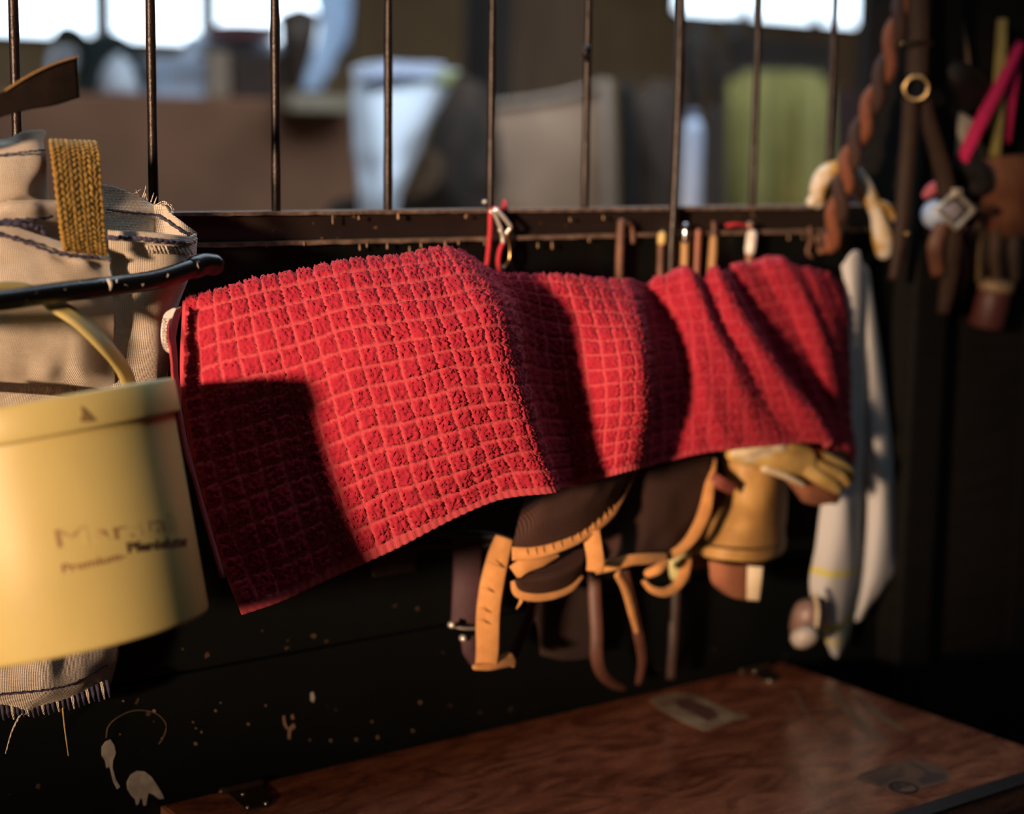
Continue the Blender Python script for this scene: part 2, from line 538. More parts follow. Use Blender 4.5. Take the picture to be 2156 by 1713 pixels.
# old paint drips along the rail
DRIP = mat('tan_drip', (0.34, 0.22, 0.13), (0.22, 0.13, 0.08), rough=.7, scale=80)
for (x, y, l, r_) in [(757, 520, 10, .0012), (772, 516, 6, .0010), (815, 518, 8, .0014), (862, 526, 12, .0013), (886, 516, 8, .0012), (937, 514, 12, .0014), (965, 510, 6, .0011), (1020, 512, 5, .0011), (1132, 516, 8, .0012), (1162, 516, 12, .0013), (640, 512, 7, .0011), (560, 516, 6, .0010), (700, 462, 16, .0009), (755, 458, 5, .0012), (838, 455, 8, .0018), (980, 455, 5, .0014), (1200, 462, 6, .0012), (1270, 458, 6, .0013), (1240, 505, 6, .0012), (1330, 506, 5, .0012), (1660, 500, 6, .0014), (1690, 498, 5, .0012)]:
    tube('paint_drip', [(x, y - l / 2, .0165), (x + .5, y + l / 2, .0165)], [r_ * .7, r_], DRIP, gr, seg=6, n=4)

# ================================================================== red towel
# columns of the draped towel from its left edge to its right edge: five picture heights, with distance from the wall
TC = [
 [(384, 643, .135), (380, 800, .145), (403, 960, .155), (446, 1130, .170), (507, 1293, .185)],
 [(470, 622, .155), (490, 765, .175), (522, 930, .185), (562, 1090, .195), (618, 1255, .200)],
 [(562, 598, .165), (603, 738, .200), (645, 890, .210), (685, 1040, .212), (735, 1203, .210)],
 [(690, 563, .180), (735, 700, .228), (778, 842, .240), (818, 990, .238), (868, 1138, .230)],
 [(800, 545, .188), (848, 682, .248), (890, 820, .262), (930, 960, .258), (975, 1080, .248)],
 [(885, 535, .190), (935, 668, .258), (980, 800, .276), (1020, 935, .272), (1065, 1046, .262)],
 [(960, 536, .185), (1032, 650, .262), (1078, 792, .288), (1118, 925, .286), (1158, 1036, .276)],
 [(1012, 560, .165), (1068, 655, .240), (1100, 795, .262), (1136, 930, .262), (1174, 1034, .255)],
 [(1050, 578, .155), (1085, 660, .185), (1108, 795, .203), (1140, 925, .205), (1172, 1030, .210)],
 [(1120, 578, .147), (1140, 680, .167), (1160, 800, .180), (1188, 920, .182), (1208, 1024, .187)],
 [(1200, 584, .158), (1232, 690, .193), (1250, 800, .210), (1252, 910, .208), (1250, 1012, .203)],
 [(1275, 592, .155), (1310, 690, .210), (1325, 795, .232), (1320, 900, .228), (1305, 996, .218)],
 [(1320, 594, .147), (1352, 690, .207), (1366, 795, .230), (1360, 895, .226), (1342, 986, .214)],
 [(1345, 594, .130), (1366, 690, .165), (1374, 795, .175), (1370, 890, .173), (1356, 984, .175)],
 [(1385, 588, .130), (1402, 685, .147), (1410, 790, .160), (1408, 880, .160), (1404, 971, .164)],
 [(1450, 578, .137), (1472, 680, .164), (1482, 780, .178), (1482, 870, .180), (1482, 956, .180)],
 [(1505, 573, .132), (1540, 680, .164), (1580, 780, .180), (1600, 865, .184), (1612, 938, .182)],
 [(1535, 570, .118), (1590, 682, .152), (1650, 782, .172), (1698, 862, .176), (1738, 932, .172)],
 [(1556, 567, .100), (1612, 682, .118), (1664, 782, .130), (1706, 862, .138), (1742, 938, .142)],
 [(1620, 560, .098), (1662, 672, .112), (1698, 775, .115), (1728, 862, .116), (1752, 952, .118)],
 [(1690, 561, .100), (1722, 668, .122), (1744, 775, .120), (1760, 862, .114), (1774, 945, .110)],
 [(1745, 570, .085), (1768, 668, .098), (1782, 775, .094), (1790, 870, .088), (1802, 965, .085)],
 [(1780, 595, .050), (1792, 690, .055), (1799, 790, .050), (1804, 880, .046), (1808, 978, .046)],
]
rows = [[at(c[0][0], c[0][1] + 60, max(c[0][2] - .075, .02)) for c in TC], [at(c[0][0], c[0][1] + 9, max(c[0][2] - .045, .03)) for c in TC]] + [[at(*c[i]) for c in TC] for i in range(5)]
S = grid_surface(rows, 700, 220)
# even out the weave: resample so that it is regular along and across the cloth
def resample(S, axis, n):
    d = np.linalg.norm(np.diff(S, axis=axis), axis=2).mean(axis=1 - axis)
    s = np.concatenate([[0], np.cumsum(d)])
    t = np.linspace(0, s[-1], n)
    k = np.clip(np.searchsorted(s, t) - 1, 0, len(s) - 2)
    w = (t - s[k]) / (s[k + 1] - s[k])
    a, b = np.take(S, k, axis), np.take(S, k + 1, axis)
    w = w[None, :, None] if axis == 1 else w[:, None, None]
    return a * (1 - w) + b * w, s[-1]
CELL = 0.0200
SUB = 12
S, LU = resample(S, 1, 10)
S = grid_surface(rows, 700, 220)
_, LU = resample(S, 1, 10); _, LV = resample(S, 0, 10)
NU, NV = int(LU / CELL * SUB), int(LV / CELL * SUB)
S, _ = resample(S, 1, NU)
S, _ = resample(S, 0, NV)
N = normals(S)
# soft creases: long ones along the hang, sharper pleats to the right
uu = np.linspace(0, 1, NU)[None, :]; vv = np.linspace(0, 1, NV)[:, None]
pleat = np.clip((uu - 0.52) / 0.1, 0, 1) * np.clip(vv / 0.15, 0, 1)
W = noise2(NV, NU, 50, 0.0030) + noise2(NV, NU, 20, 0.0008)
pn = noise2(3, NU + NV, 22, 1.0)[0] + noise2(3, NU + NV, 11, 0.45)[0]
kk = (np.arange(NU)[None, :] - (vv * 60).astype(int) + 60).astype(int)
W = W + pleat * 0.0075 * pn[np.clip(kk, 0, len(pn) - 1)] * (1 - 0.55 * vv)
S = S + N * W[:, :, None]
N = normals(S)
iu = np.arange(NU)[None, :] / SUB + 0 * vv; iv = np.arange(NV)[:, None] / SUB + 0 * uu
iu = iu + noise2(NV, NU, 20, 0.05); iv = iv + noise2(NV, NU, 20, 0.05)
fu, fv = iu % 1.0, iv % 1.0
edge = np.minimum(np.minimum(fu, 1 - fu), np.minimum(fv, 1 - fv))
edge = edge + RNG.normal(size=edge.shape) * 0.02
pad = np.clip((edge - 0.062) / 0.05, 0, 1)
hem_v = (NV - np.arange(NV))[:, None] / SUB + 0 * uu
hem_u = np.minimum(np.arange(NU), NU - np.arange(NU))[None, :] / SUB + 0 * vv
pad = np.where((hem_v < 0.55) | (hem_u < 0.22), 0.0, pad)
loops = RNG.normal(size=pad.shape) * 0.00125
loops = loops + noise2(NV, NU, 2, 0.00025)
hgt = pad * (0.0024 * (1 - 0.5 * np.clip((uu - 0.5) / 0.12, 0, 1)) + loops) + (1 - pad) * 0.0
ribs = np.where(hem_v < 0.55, 0.0011 * np.abs(np.sin(np.arange(NU)[None, :] * math.pi / 5.0)) + 0 * vv, 0)
hgt = hgt + ribs
tw = thing('red_towel', 'red waffle-check terry towel draped below the bars', 'towel', at(900, 640, .12))
S2 = S + N * hgt[:, :, None]

TM = bpy.data.materials.new('red_terry'); TM.use_nodes = True
nt = TM.node_tree; b = nt.nodes['Principled BSDF']
b.inputs['Roughness'].default_value = 0.95; b.inputs['Specular IOR Level'].default_value = 0.1
b.inputs['Sheen Weight'].default_value = 0.25; b.inputs['Sheen Roughness'].default_value = 0.4
b.inputs['Sheen Tint'].default_value = (1, .35, .35, 1)
at_ = nt.nodes.new('ShaderNodeAttribute'); at_.attribute_name = 'pile'
r = nt.nodes.new('ShaderNodeValToRGB')
r.color_ramp.elements[0].color = (0.54, 0.074, 0.092, 1); r.color_ramp.elements[1].color = (0.42, 0.025, 0.048, 1)
nt.links.new(at_.outputs['Fac'], r.inputs[0]); nt.links.new(r.outputs[0], b.inputs['Base Color'])
tc = nt.nodes.new('ShaderNodeTexCoord')
n_ = nt.nodes.new('ShaderNodeTexNoise'); n_.inputs['Scale'].default_value = 900; n_.inputs['Detail'].default_value = 2
nt.links.new(tc.outputs['Object'], n_.inputs['Vector'])
bp = nt.nodes.new('ShaderNodeBump'); bp.inputs['Strength'].default_value = 0.6; bp.inputs['Distance'].default_value = 0.0012
nt.links.new(n_.outputs['Fac'], bp.inputs['Height']); nt.links.new(bp.outputs[0], b.inputs['Normal'])

# front and back of the cloth
front = shell('terry_cloth', S2, 0.004, TM, tw)
att = front.data.attributes.new('pile', 'FLOAT', 'POINT')
worn = 1 - 0.6 * np.clip((uu - 0.5) / 0.12, 0, 1)
pile = 1 - (1 - pad) * worn
att.data.foreach_set('value', np.concatenate([pile.ravel(), np.zeros(pad.size)]).astype(np.float32))

# turned side hem at the left edge, standing a little off the pile
HEMM = mat('red_hem', (0.50, 0.05, 0.055), (0.42, 0.035, 0.045), rough=0.9, scale=200, bump=0.5, bscale=900, sheen=0.2)
cloth('side_hem', [[(366, 655, .165), (385, 645, .150)], [(357, 690, .172), (372, 700, .160)], [(360, 740, .176), (372, 735, .164)], [(368, 800, .178), (378, 800, .160)], [(377, 860, .178), (384, 870, .160)], [(390, 940, .176), (398, 945, .162)], [(420, 1050, .182), (426, 1050, .170)], [(470, 1215, .190), (475, 1215, .178)]],
      HEMM, tw, thick=0.0025, nu=6, nv=60, wr=0.0006, cell=4)
# sewn-in care label
tagm = mat('white_satin', (0.80, 0.77, 0.72), (0.72, 0.68, 0.63), rough=0.5, scale=60)
lab = cloth('care_label', [[(366, 647, .164), (371, 648, .166)], [(347, 660, .165), (364, 668, .168)], [(340, 685, .166), (360, 690, .170)], [(339, 712, .167), (360, 715, .170)], [(345, 735, .167), (362, 738, .170)], [(359, 746, .166), (364, 746, .168)]], tagm, tw, thick=0.0006, nu=10, nv=24)

INK_GREY = mat('grey_ink', (0.06, 0.035, 0.035), rough=0.8)
def text_mesh(txt, size=1.0, bold=0.0):
    cu = bpy.data.curves.new('txt', 'FONT')
    cu.body = txt; cu.size = size; cu.resolution_u = 3; cu.offset = bold
    o = bpy.data.objects.new('txt', cu); COL.objects.link(o)
    dg = bpy.context.evaluated_depsgraph_get()
    me = bpy.data.meshes.new_from_object(o.evaluated_get(dg))
    bpy.data.objects.remove(o); bpy.data.curves.remove(cu)
    bm = bmesh.new(); bm.from_mesh(me)
    bmesh.ops.triangulate(bm, faces=bm.faces[:])
    V = np.array([v.co[:] for v in bm.verts]); Fc = [tuple(v.index for v in f.verts) for f in bm.faces]
    bm.free(); bpy.data.meshes.remove(me)
    return V, Fc
def flat_text(name, txt, p0, p1, hgt, m, parent, lift=0.0008, n=None):
    """text along p0 -> p1 (world points), letters hgt tall, lifted along n"""
    V, Fc = text_mesh(txt, bold=.02)
    w = V[:, 0].max() - V[:, 0].min()
    p0, p1 = np.array(p0), np.array(p1)
    ex = p1 - p0; L = np.linalg.norm(ex); ex /= L
    n = np.array(n if n is not None else CAM - p0, float); n /= np.linalg.norm(n)
    n -= ex * (n @ ex); n /= np.linalg.norm(n)
    ey = np.cross(n, ex)
    P = p0 + np.outer((V[:, 0] - V[:, 0].min()) / w * L, ex) + np.outer(V[:, 1] / 0.7 * hgt, ey) + n * lift
    return link(name, P.tolist(), Fc, m, parent, smooth=False)
flat_text('label_print', 'JACQUARD', at(345, 668, .168), at(349, 732, .169), 0.0028, INK_GREY, lab, lift=0.004)
flat_text('label_print', 'WEBEREI', at(341, 672, .168), at(342.5, 731, .169), 0.0019, mat('pale_ink', (0.30, 0.24, 0.23), rough=0.8), lab, lift=0.004)
# straw bits caught in the pile
STRAW = mat('straw', (0.62, 0.42, 0.16), (0.45, 0.28, 0.10), rough=0.6, scale=60)

# ================================================================== bucket on the black hook
BK_O = Vector((0.56502, -0.22503, 1.15983)); BK_A = Vector((0.0964, -0.21526, -1.0)).normalized()
RT, RB, BH = 0.1314, 0.1222, 0.2184
KB = 1.0238
YEL = mat('pale_yellow_plastic', (0.52, 0.42, 0.155), (0.46, 0.37, 0.135), rough=0.45, scale=8, sss=0.15, bump=0.03, bscale=30)
bk = thing('feed_bucket', 'pale yellow plastic feed bucket hanging from the black hook', 'bucket', BK_O + BK_A * BH)
def brad(s):
    return 0.1225 * KB + (RB - 0.1225 * KB) * max(0, min(1, (s - .03) / (BH - .03)))
lathe('body', [(0.004, BH - .008), (0.100 * KB, BH - .008), (0.106 * KB, BH - .002), (0.110 * KB, BH), (RB - .002, BH), (RB, BH - .004), (brad(.12), .12), (brad(.05), .05), (0.1228 * KB, .030), (0.1228 * KB, .001), (0.1205 * KB, .001), (0.1195 * KB, .03), (0.114 * KB, BH - .014), (0.004, BH - .012)],
      YEL, bk, seg=96, origin=BK_O, axis=BK_A)
lathe('rim', [(0.1232 * KB, .001), (0.1268 * KB, .0), (RT, .003), (RT, .029), (RT - .0012, .0325), (RT - .003, .0325), (RT - .0035, .028), (0.1232 * KB, .026)], YEL, bk, seg=96, origin=BK_O, axis=BK_A, close=True)
_a = BK_A.orthogonal().normalized(); _b = BK_A.cross(_a)
def bpt(phi, s, lift=0.0):
    return BK_O + BK_A * s + (_a * math.cos(phi) + _b * math.sin(phi)) * (brad(s) + lift)
def bfind(px, py):
    best = None
    for phi in np.linspace(0, 2 * math.pi, 240):
        for s in np.linspace(.04, BH - .01, 40):
            p = bpt(phi, s)
            nrm = _a * math.cos(phi) + _b * math.sin(phi)
            if nrm.dot(Vector(CAM) - p) < 0:
                continue
            q = project(p); e = (q[0] - px) ** 2 + (q[1] - py) ** 2
            if best is None or e < best[0]:
                best = (e, phi, s)
    return best[1:]
def bucket_text(name, txt, a, b, hgt, m, bold=0.0):
    (p0, s0), (p1, s1) = bfind(*a), bfind(*b)
    if p1 - p0 > math.pi: p1 -= 2 * math.pi
    if p0 - p1 > math.pi: p1 += 2 * math.pi
    V, Fc = text_mesh(txt, bold=bold)
    w = V[:, 0].max() - V[:, 0].min()
    P = []
    for v in V:
        t = (v[0] - V[:, 0].min()) / w
        P.append(bpt(p0 + (p1 - p0) * t, s0 + (s1 - s0) * t - v[1] / 0.7 * hgt, 0.0004))
    return link(name, P, Fc, m, bk, smooth=False)
bucket_text('lettering', 'Premium-', (134, 1202), (266, 1171), 0.0075, mat('brown_print', (0.16, 0.06, 0.03), (0.26, 0.12, 0.05), rough=0.6, scale=120), bold=.012)
bucket_text('lettering', 'Pferdefutter', (272, 1168), (396, 1150), 0.0090, mat('dark_print', (0.05, 0.018, 0.015), (0.03, 0.012, 0.012), rough=0.6, scale=120), bold=.03)
bucket_text('worn_lettering', 'Marstall', (122, 1158), (372, 1112), 0.0165, mat('faded_print', (0.52, 0.42, 0.155), (0.26, 0.15, 0.06), rough=0.5, scale=38, lo=.46, hi=.58))
# torn tab under the rim and the moulded rib
PH, SS = bfind(188, 900)
def rimpt(px, py, lift=.001):
    ph, s = bfind(px, py + 60)
    q = None
    for ss in np.linspace(0, .034, 40):
        p = BK_O + BK_A * ss + (_a * math.cos(ph) + _b * math.sin(ph)) * (RT + lift)
        e = abs(project(p)[1] - py)
        if q is None or e < q[0]:
            q = (e, p)
    return q[1]
link('torn_slot', [rimpt(173, 853), rimpt(184, 862), rimpt(196, 874), rimpt(207, 885), rimpt(190, 888), rimpt(177, 886), rimpt(180, 870)], [(0, 6, 1), (1, 6, 2), (2, 6, 5, 4), (2, 4, 3)], mat('slot_brown', (0.22, 0.13, 0.045), rough=0.9), bk)  # flat dark brown patch for the tear in the rim
# bail handle over the hook
cloth('handle', [[(292, 822, .185), (264, 824, .190)], [(276, 775, .190), (248, 782, .200)], [(238, 722, .200), (210, 734, .212)], [(186, 668, .196), (158, 684, .208)], [(134, 632, .188), (108, 652, .196)], [(76, 602, .186), (62, 622, .190)], [(10, 592, .190), (6, 610, .194)], [(-70, 606, .200), (-70, 626, .206)], [(-150, 690, .23), (-146, 704, .25)], [(-200, 800, .22), (-190, 806, .24)]], YEL, bk, thick=0.003, nu=4, nv=70)
# dark braided grip lying on the rim
tube('braided_cord', [(-30, 812, .125), (30, 816, .12), (90, 820, .115), (150, 825, .11)], 0.0052, mat('brown_braid', (0.10, 0.055, 0.03), (0.05, 0.03, 0.02), rough=0.9, scale=120, bump=0.6), bk)

# black taped rod
ROD = speckled('taped_black_rod', (0.0025, 0.0025, 0.0025), (0.005, 0.0045, 0.004), (0.55, 0.46, 0.36), rough=0.26, sp_scale=120, thr=0.70, bump=0.3, spec=0.25)
rd = thing('hook_rod', 'black taped iron hook rod with paint specks above the bucket', 'hook', at(10, 635, .29))
tube('rod', [(-420, 640, .0), (-410, 650, .12), (-370, 660, .21), (-260, 655, .25), (-120, 645, .235), (10, 632, .218), (120, 616, .200), (230, 603, .178), (320, 590, .166), (380, 573, .154), (425, 558, .144)], 0.0098, ROD, rd, n=70, seg=20)
tube('end_cap', [(410, 563, .148), (430, 556, .143), (450, 557, .139)], 0.0116, mat('black_rubber_cap', (0.004, 0.0035, 0.003), rough=0.25, spec=0.3), rd, seg=20)
tube('tape_edge', [(412, 546, .152), (417, 560, .159), (422, 576, .154)], 0.0011, mat('tape_grey', (0.22, 0.16, 0.12), rough=0.7), rd, seg=6)
blob('paint_blob', [([(228, 592, .186), (232, 600, .188), (230, 612, .188)], [.003, .0028, .0016], 1), ([(246, 590, .184), (244, 598, .186)], [.0018, .0012], 1)], mat('cream_paint', (0.62, 0.52, 0.42), rough=0.5), rd, voxel=.0012, smooth=3)

# ================================================================== canvas bag
CAN = mat('off_white_canvas', (0.74, 0.65, 0.54), (0.64, 0.54, 0.43), rough=0.95, scale=26, bump=0.0, spec=0.15)
def weave(m, sc=620, st=0.55):
    nt = m.node_tree; b = nt.nodes['Principled BSDF']
    tc = nt.nodes.new('ShaderNodeTexCoord')
    hs = []
    for d in ('X', 'Z'):
        w = nt.nodes.new('ShaderNodeTexWave'); w.bands_direction = d; w.inputs['Scale'].default_value = sc / 6.28 * 2; w.inputs['Distortion'].default_value = 1.2; w.inputs['Detail Scale'].default_value = 0.6
        nt.links.new(tc.outputs['Object'], w.inputs[0]); hs.append(w)
    mx = nt.nodes.new('ShaderNodeMath'); mx.operation = 'ADD'
    nt.links.new(hs[0].outputs['Fac'], mx.inputs[0]); nt.links.new(hs[1].outputs['Fac'], mx.inputs[1])
    bp = nt.nodes.new('ShaderNodeBump'); bp.inputs['Strength'].default_value = st; bp.inputs['Distance'].default_value = 0.0009
    nt.links.new(mx.outputs[0], bp.inputs['Height']); nt.links.new(bp.outputs[0], b.inputs['Normal'])
weave(CAN, st=0.9)
BLUE = mat('navy_stitching', (0.035, 0.03, 0.065), (0.07, 0.06, 0.10), rough=0.9, scale=300, bump=0.5)
bag = thing('canvas_bag', 'off-white canvas bag with navy stitching behind the bucket', 'bag', at(120, 1500, .06))
def stitch(name, pts, r=0.0016):
    """twisted thread"""
    P = [W3(p) for p in pts]
    L = sum((P[i + 1] - P[i]).length for i in range(len(P) - 1))
    n = max(20, int(L / 0.0016))
    C = catmull(P, n)
    rad = [r * (1 + 0.28 * math.sin(i * 1.6)) for i in range(n)]
    C2 = [Vector(C[i]) + Vector((0, 0, r * .35 * math.sin(i * 0.8))) for i in range(n)]
    return tube(name, C2, rad, BLUE, bag, world=True, smooth=False, seg=7)
# front panel down to the ragged bottom
cloth('front_panel', [[(-90, 470, .115), (10, 488, .138), (90, 512, .146), (170, 535, .150), (232, 545, .142)],
                      [(-90, 520, .120), (10, 545, .146), (90, 560, .154), (170, 572, .156), (236, 585, .146)],
                      [(-90, 640, .118), (10, 650, .142), (90, 650, .150), (170, 655, .152), (240, 660, .144)],
                      [(-90, 760, .100), (10, 765, .112), (90, 765, .120), (170, 768, .124), (242, 770, .120)],
                      [(-90, 880, .06), (10, 880, .07), (90, 880, .075), (170, 880, .078), (245, 880, .078)],
                      [(-90, 1200, .05), (10, 1200, .06), (90, 1200, .065), (170, 1200, .062), (248, 1200, .055)],
                      [(-90, 1430, .055), (10, 1425, .07), (90, 1420, .085), (170, 1400, .075), (248, 1375, .05)],
                      [(-90, 1508, .045), (10, 1506, .055), (80, 1498, .062), (160, 1478, .055), (232, 1440, .04)]], CAN, bag, nu=70, nv=120, wr=0.0016, cell=9)
cloth('rim_fold', [[(-90, 452, .108), (10, 470, .132), (90, 495, .142), (170, 520, .146), (230, 532, .140)], [(-90, 468, .118), (10, 490, .143), (90, 514, .152), (170, 537, .156), (234, 549, .147)]], CAN, bag, nu=60, nv=8)
stitch('seam', [(-60, 478, .138), (10, 497, .151), (60, 512, .157), (110, 530, .160), (150, 538, .161), (205, 541, .158)])
# the pocket to the right of it
cloth('side_pocket', [[(228, 488, .120), (290, 490, .136), (350, 496, .140), (400, 502, .124), (414, 500, .092)],
                      [(230, 540, .120), (290, 548, .138), (350, 552, .143), (396, 556, .126), (410, 555, .09)],
                      [(232, 640, .118), (290, 645, .136), (335, 650, .140), (365, 650, .122), (374, 650, .088)],
                      [(236, 740, .110), (290, 745, .127), (330, 745, .130), (352, 745, .115), (358, 745, .082)],
                      [(238, 815, .10), (290, 815, .112), (325, 812, .110), (346, 808, .095), (352, 800, .072)],
                      [(240, 900, .07), (280, 900, .07), (310, 900, .065), (335, 890, .06), (345, 880, .05)]], CAN, bag, nu=50, nv=70, wr=0.0009, cell=9)
cloth('pocket_rim', [[(226, 484, .124), (290, 487, .140), (350, 492, .145), (398, 497, .129), (415, 492, .096)], [(228, 505, .127), (290, 508, .144), (350, 512, .149), (398, 514, .131), (413, 512, .095)]], CAN, bag, nu=50, nv=6)
stitch('seam', [(228, 500, .130), (280, 501, .146), (330, 506, .151), (380, 510, .140), (408, 509, .110)], r=.0019)
for k in range(12):
    x = 308 + k * 8.2
    o_ = .1475 - .0032 * max(0, k - 5)
    tube('whip_stitch', [(x, 517 + k * .3, o_), (x + 3.5, 524 + k * .4, o_ + .002), (x + 7, 531 + k * .4, o_ - .001)], .0011, CAN, bag, seg=6)
# back wall of the mouth, rising to a frayed edge, and its right-hand corner
cloth('mouth_back', [[(190, 384, .055), (240, 392, .05), (290, 412, .045), (328, 431, .04)], [(190, 420, .060), (240, 428, .055), (290, 438, .05), (328, 452, .045)], [(190, 510, .07), (240, 515, .07), (290, 515, .068), (326, 510, .06)]], CAN, bag, nu=30, nv=20, wr=0.0008)
cloth('mouth_corner', [[(324, 429, .042), (345, 432, .050), (358, 448, .062), (385, 468, .078), (416, 490, .088)], [(324, 452, .046), (345, 462, .054), (358, 476, .064), (380, 490, .078), (404, 502, .086)], [(324, 508, .055), (340, 510, .06), (356, 510, .066), (376, 512, .078), (396, 512, .084)]], CAN, bag, nu=36, nv=16, wr=0.0005)
stitch('seam', [(226, 441, .062), (270, 447, .056), (325, 452, .050)], r=.0012)
stitch('seam', [(328, 452, .050), (352, 466, .066), (378, 484, .082), (398, 495, .090)], r=.0012)
# folded upper layers on the left
cloth('upper_fold', [[(-90, 300, .085), (10, 286, .095), (60, 276, .10), (92, 273, .095), (97, 285, .08)], [(-90, 330, .09), (10, 322, .105), (60, 316, .11), (92, 312, .10), (97, 315, .085)], [(-90, 400, .095), (10, 395, .118), (60, 395, .12), (95, 395, .105), (105, 395, .085)], [(-90, 440, .09), (10, 434, .105), (60, 436, .105), (100, 440, .095), (112, 440, .08)]], CAN, bag, nu=40, nv=40, wr=0.0022, cell=9)
stitch('seam', [(-60, 330, .105), (10, 325, .112), (60, 319, .117), (95, 315, .107)], r=.0009)
cloth('middle_fold', [[(-90, 440, .10), (10, 424, .115), (70, 418, .12), (125, 420, .11)], [(-90, 460, .105), (10, 452, .125), (70, 448, .13), (125, 450, .115)], [(-90, 500, .10), (10, 498, .11), (70, 498, .112), (125, 500, .10)]], CAN, bag, nu=36, nv=24, wr=0.0016, cell=7)
stitch('seam', [(-60, 470, .122), (10, 464, .134), (60, 462, .138), (110, 456, .126)])
stitch('seam', [(-60, 472, .132), (10, 470, .140), (60, 474, .142), (88, 482, .140), (92, 496, .139)], r=.0022)
# frayed threads
for (x, y, dx, dy) in [(300, 415, 8, -20), (292, 412, -6, -12), (310, 420, -4, -14), (318, 424, 6, -18), (304, 416, 3, -26), (283, 408, 14, -10), (325, 428, 5, -14)]:
    tube('frayed_thread', [(x, y, .045), (x + dx * .6, y + dy * .6, .05), (x + dx, y + dy, .048)], [.0009, .0004], CAN, bag, seg=5)
for (pts) in [[(330, 430, .045), (345, 424, .05), (358, 432, .055), (366, 448, .06)], [(335, 431, .05), (350, 428, .055), (362, 440, .06), (361, 455, .064)], [(340, 432, .05), (358, 430, .055), (366, 442, .06)]]:
    tube('frayed_thread', pts, .0006, CAN, bag, seg=5)
# gathered fringe along the bottom
for k in range(26):
    x = -40 + k * 10.6
    y = 1502 - 0.00075 * max(0, x) ** 2 - .04 * x
    t = tube('fringe_tuft', [(x, y - 20, .058 - .0004 * max(0, k - 14)), (x + 3, y - 4, .064 - .0006 * max(0, k - 14)), (x + 6, y + 10 + random.uniform(-3, 3), .057 - .0006 * max(0, k - 14))], [.0026, .0021, .0012], BLUE if k % 3 else CAN, bag, seg=7)
stitch('seam', [(-60, 1470, .062), (10, 1462, .078), (80, 1455, .088), (150, 1440, .078), (225, 1400, .055)], r=.0009)

# mustard webbing over the bag: woven in ridges
WEBM = mat('mustard_webbing', (0.40, 0.22, 0.03), (0.30, 0.155, 0.018), rough=0.9, scale=80, sheen=0.1)
web = thing('webbing_strap', 'mustard yellow woven webbing strap over the canvas bag', 'strap', at(165, 300, .12))
S = grid_surface([[(112, 340, .03), (205, 335, .02)], [(103, 300, .10), (198, 302, .085)], [(104, 298, .135), (206, 303, .12)], [(110, 340, .150), (212, 345, .135)], [(120, 420, .165), (217, 425, .150)], [(128, 490, .178), (222, 498, .165)], [(135, 525, .184), (225, 538, .172)], [(140, 512, .172), (222, 520, .160)]], 66, 190)
nv, nu = S.shape[:2]
jj = np.arange(nu)[None, :]; ii = np.arange(nv)[:, None]
rel = np.abs(np.sin(jj * math.pi / 6.6)) * (0.55 + 0.45 * np.sin(ii * 1.3 + np.where((jj // 6.6).astype(int) % 2 == 0, 1, -1) * jj * 0.65))
S = S + normals(S) * (rel * 0.0016 + noise2(nv, nu, 5, 0.0003))[:, :, None]
shell('webbing', S, 0.003, WEBM, web)

# brown leather strap end, upper left; its shade is put into the colour
LEA = mat('shaded_brown_leather', (0.007, 0.0045, 0.0035), (0.012, 0.007, 0.005), rough=0.9, spec=0.1, scale=60, bump=0.3, bscale=260)
ls = thing('leather_strap', 'brown leather strap end, painted as shaded, above the canvas bag', 'strap', at(60, 200, .16))
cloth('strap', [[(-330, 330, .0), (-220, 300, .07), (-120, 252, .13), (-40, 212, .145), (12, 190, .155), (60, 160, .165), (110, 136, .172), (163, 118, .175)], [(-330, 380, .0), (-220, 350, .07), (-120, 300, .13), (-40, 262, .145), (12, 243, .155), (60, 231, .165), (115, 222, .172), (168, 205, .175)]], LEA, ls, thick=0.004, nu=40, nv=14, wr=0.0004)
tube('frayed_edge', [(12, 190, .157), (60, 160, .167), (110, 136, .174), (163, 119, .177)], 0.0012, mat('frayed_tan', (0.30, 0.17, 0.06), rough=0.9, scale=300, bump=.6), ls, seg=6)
# straw stalk and thread hanging below the bag
tag(tube('straw_stalk', [(132, 1490, .06), (136, 1530, .05), (144, 1590, .04)], [.0011, .0006], STRAW), 'thin golden straw stalk hanging under the bag', 'straw')
tag(tube('loose_thread', [(42, 1505, .06), (25, 1540, .05), (12, 1585, .045)], [.0012, .0007], CAN), 'pale loose thread hanging below the bag fringe', 'thread')

# ================================================================== wooden chest
CH = 0.653
WOOD = bpy.data.materials.new('swirled_brown_laminate'); WOOD.use_nodes = True
nt = WOOD.node_tree; b = nt.nodes['Principled BSDF']
b.inputs['Roughness'].default_value = 0.30; b.inputs['Specular IOR Level'].default_value = 0.45
tc = nt.nodes.new('ShaderNodeTexCoord')
mp = nt.nodes.new('ShaderNodeMapping'); mp.inputs['Scale'].default_value = (2.2, 5.5, 4)
nt.links.new(tc.outputs['Object'], mp.inputs[0])
w1 = nt.nodes.new('ShaderNodeTexNoise'); w1.inputs['Scale'].default_value = 4.0; w1.inputs['Detail'].default_value = 6; w1.inputs['Distortion'].default_value = 2.2
nt.links.new(mp.outputs[0], w1.inputs['Vector'])
r = nt.nodes.new('ShaderNodeValToRGB')
r.color_ramp.elements[0].position = 0.36; r.color_ramp.elements[1].position = 0.64
r.color_ramp.elements[0].color = (0.16, 0.045, 0.022, 1); r.color_ramp.elements[1].color = (0.40, 0.135, 0.065, 1)
e = r.color_ramp.elements.new(0.5); e.color = (0.28, 0.088, 0.042, 1)
nt.links.new(w1.outputs['Fac'], r.inputs[0]); nt.links.new(r.outputs[0], b.inputs['Base Color'])
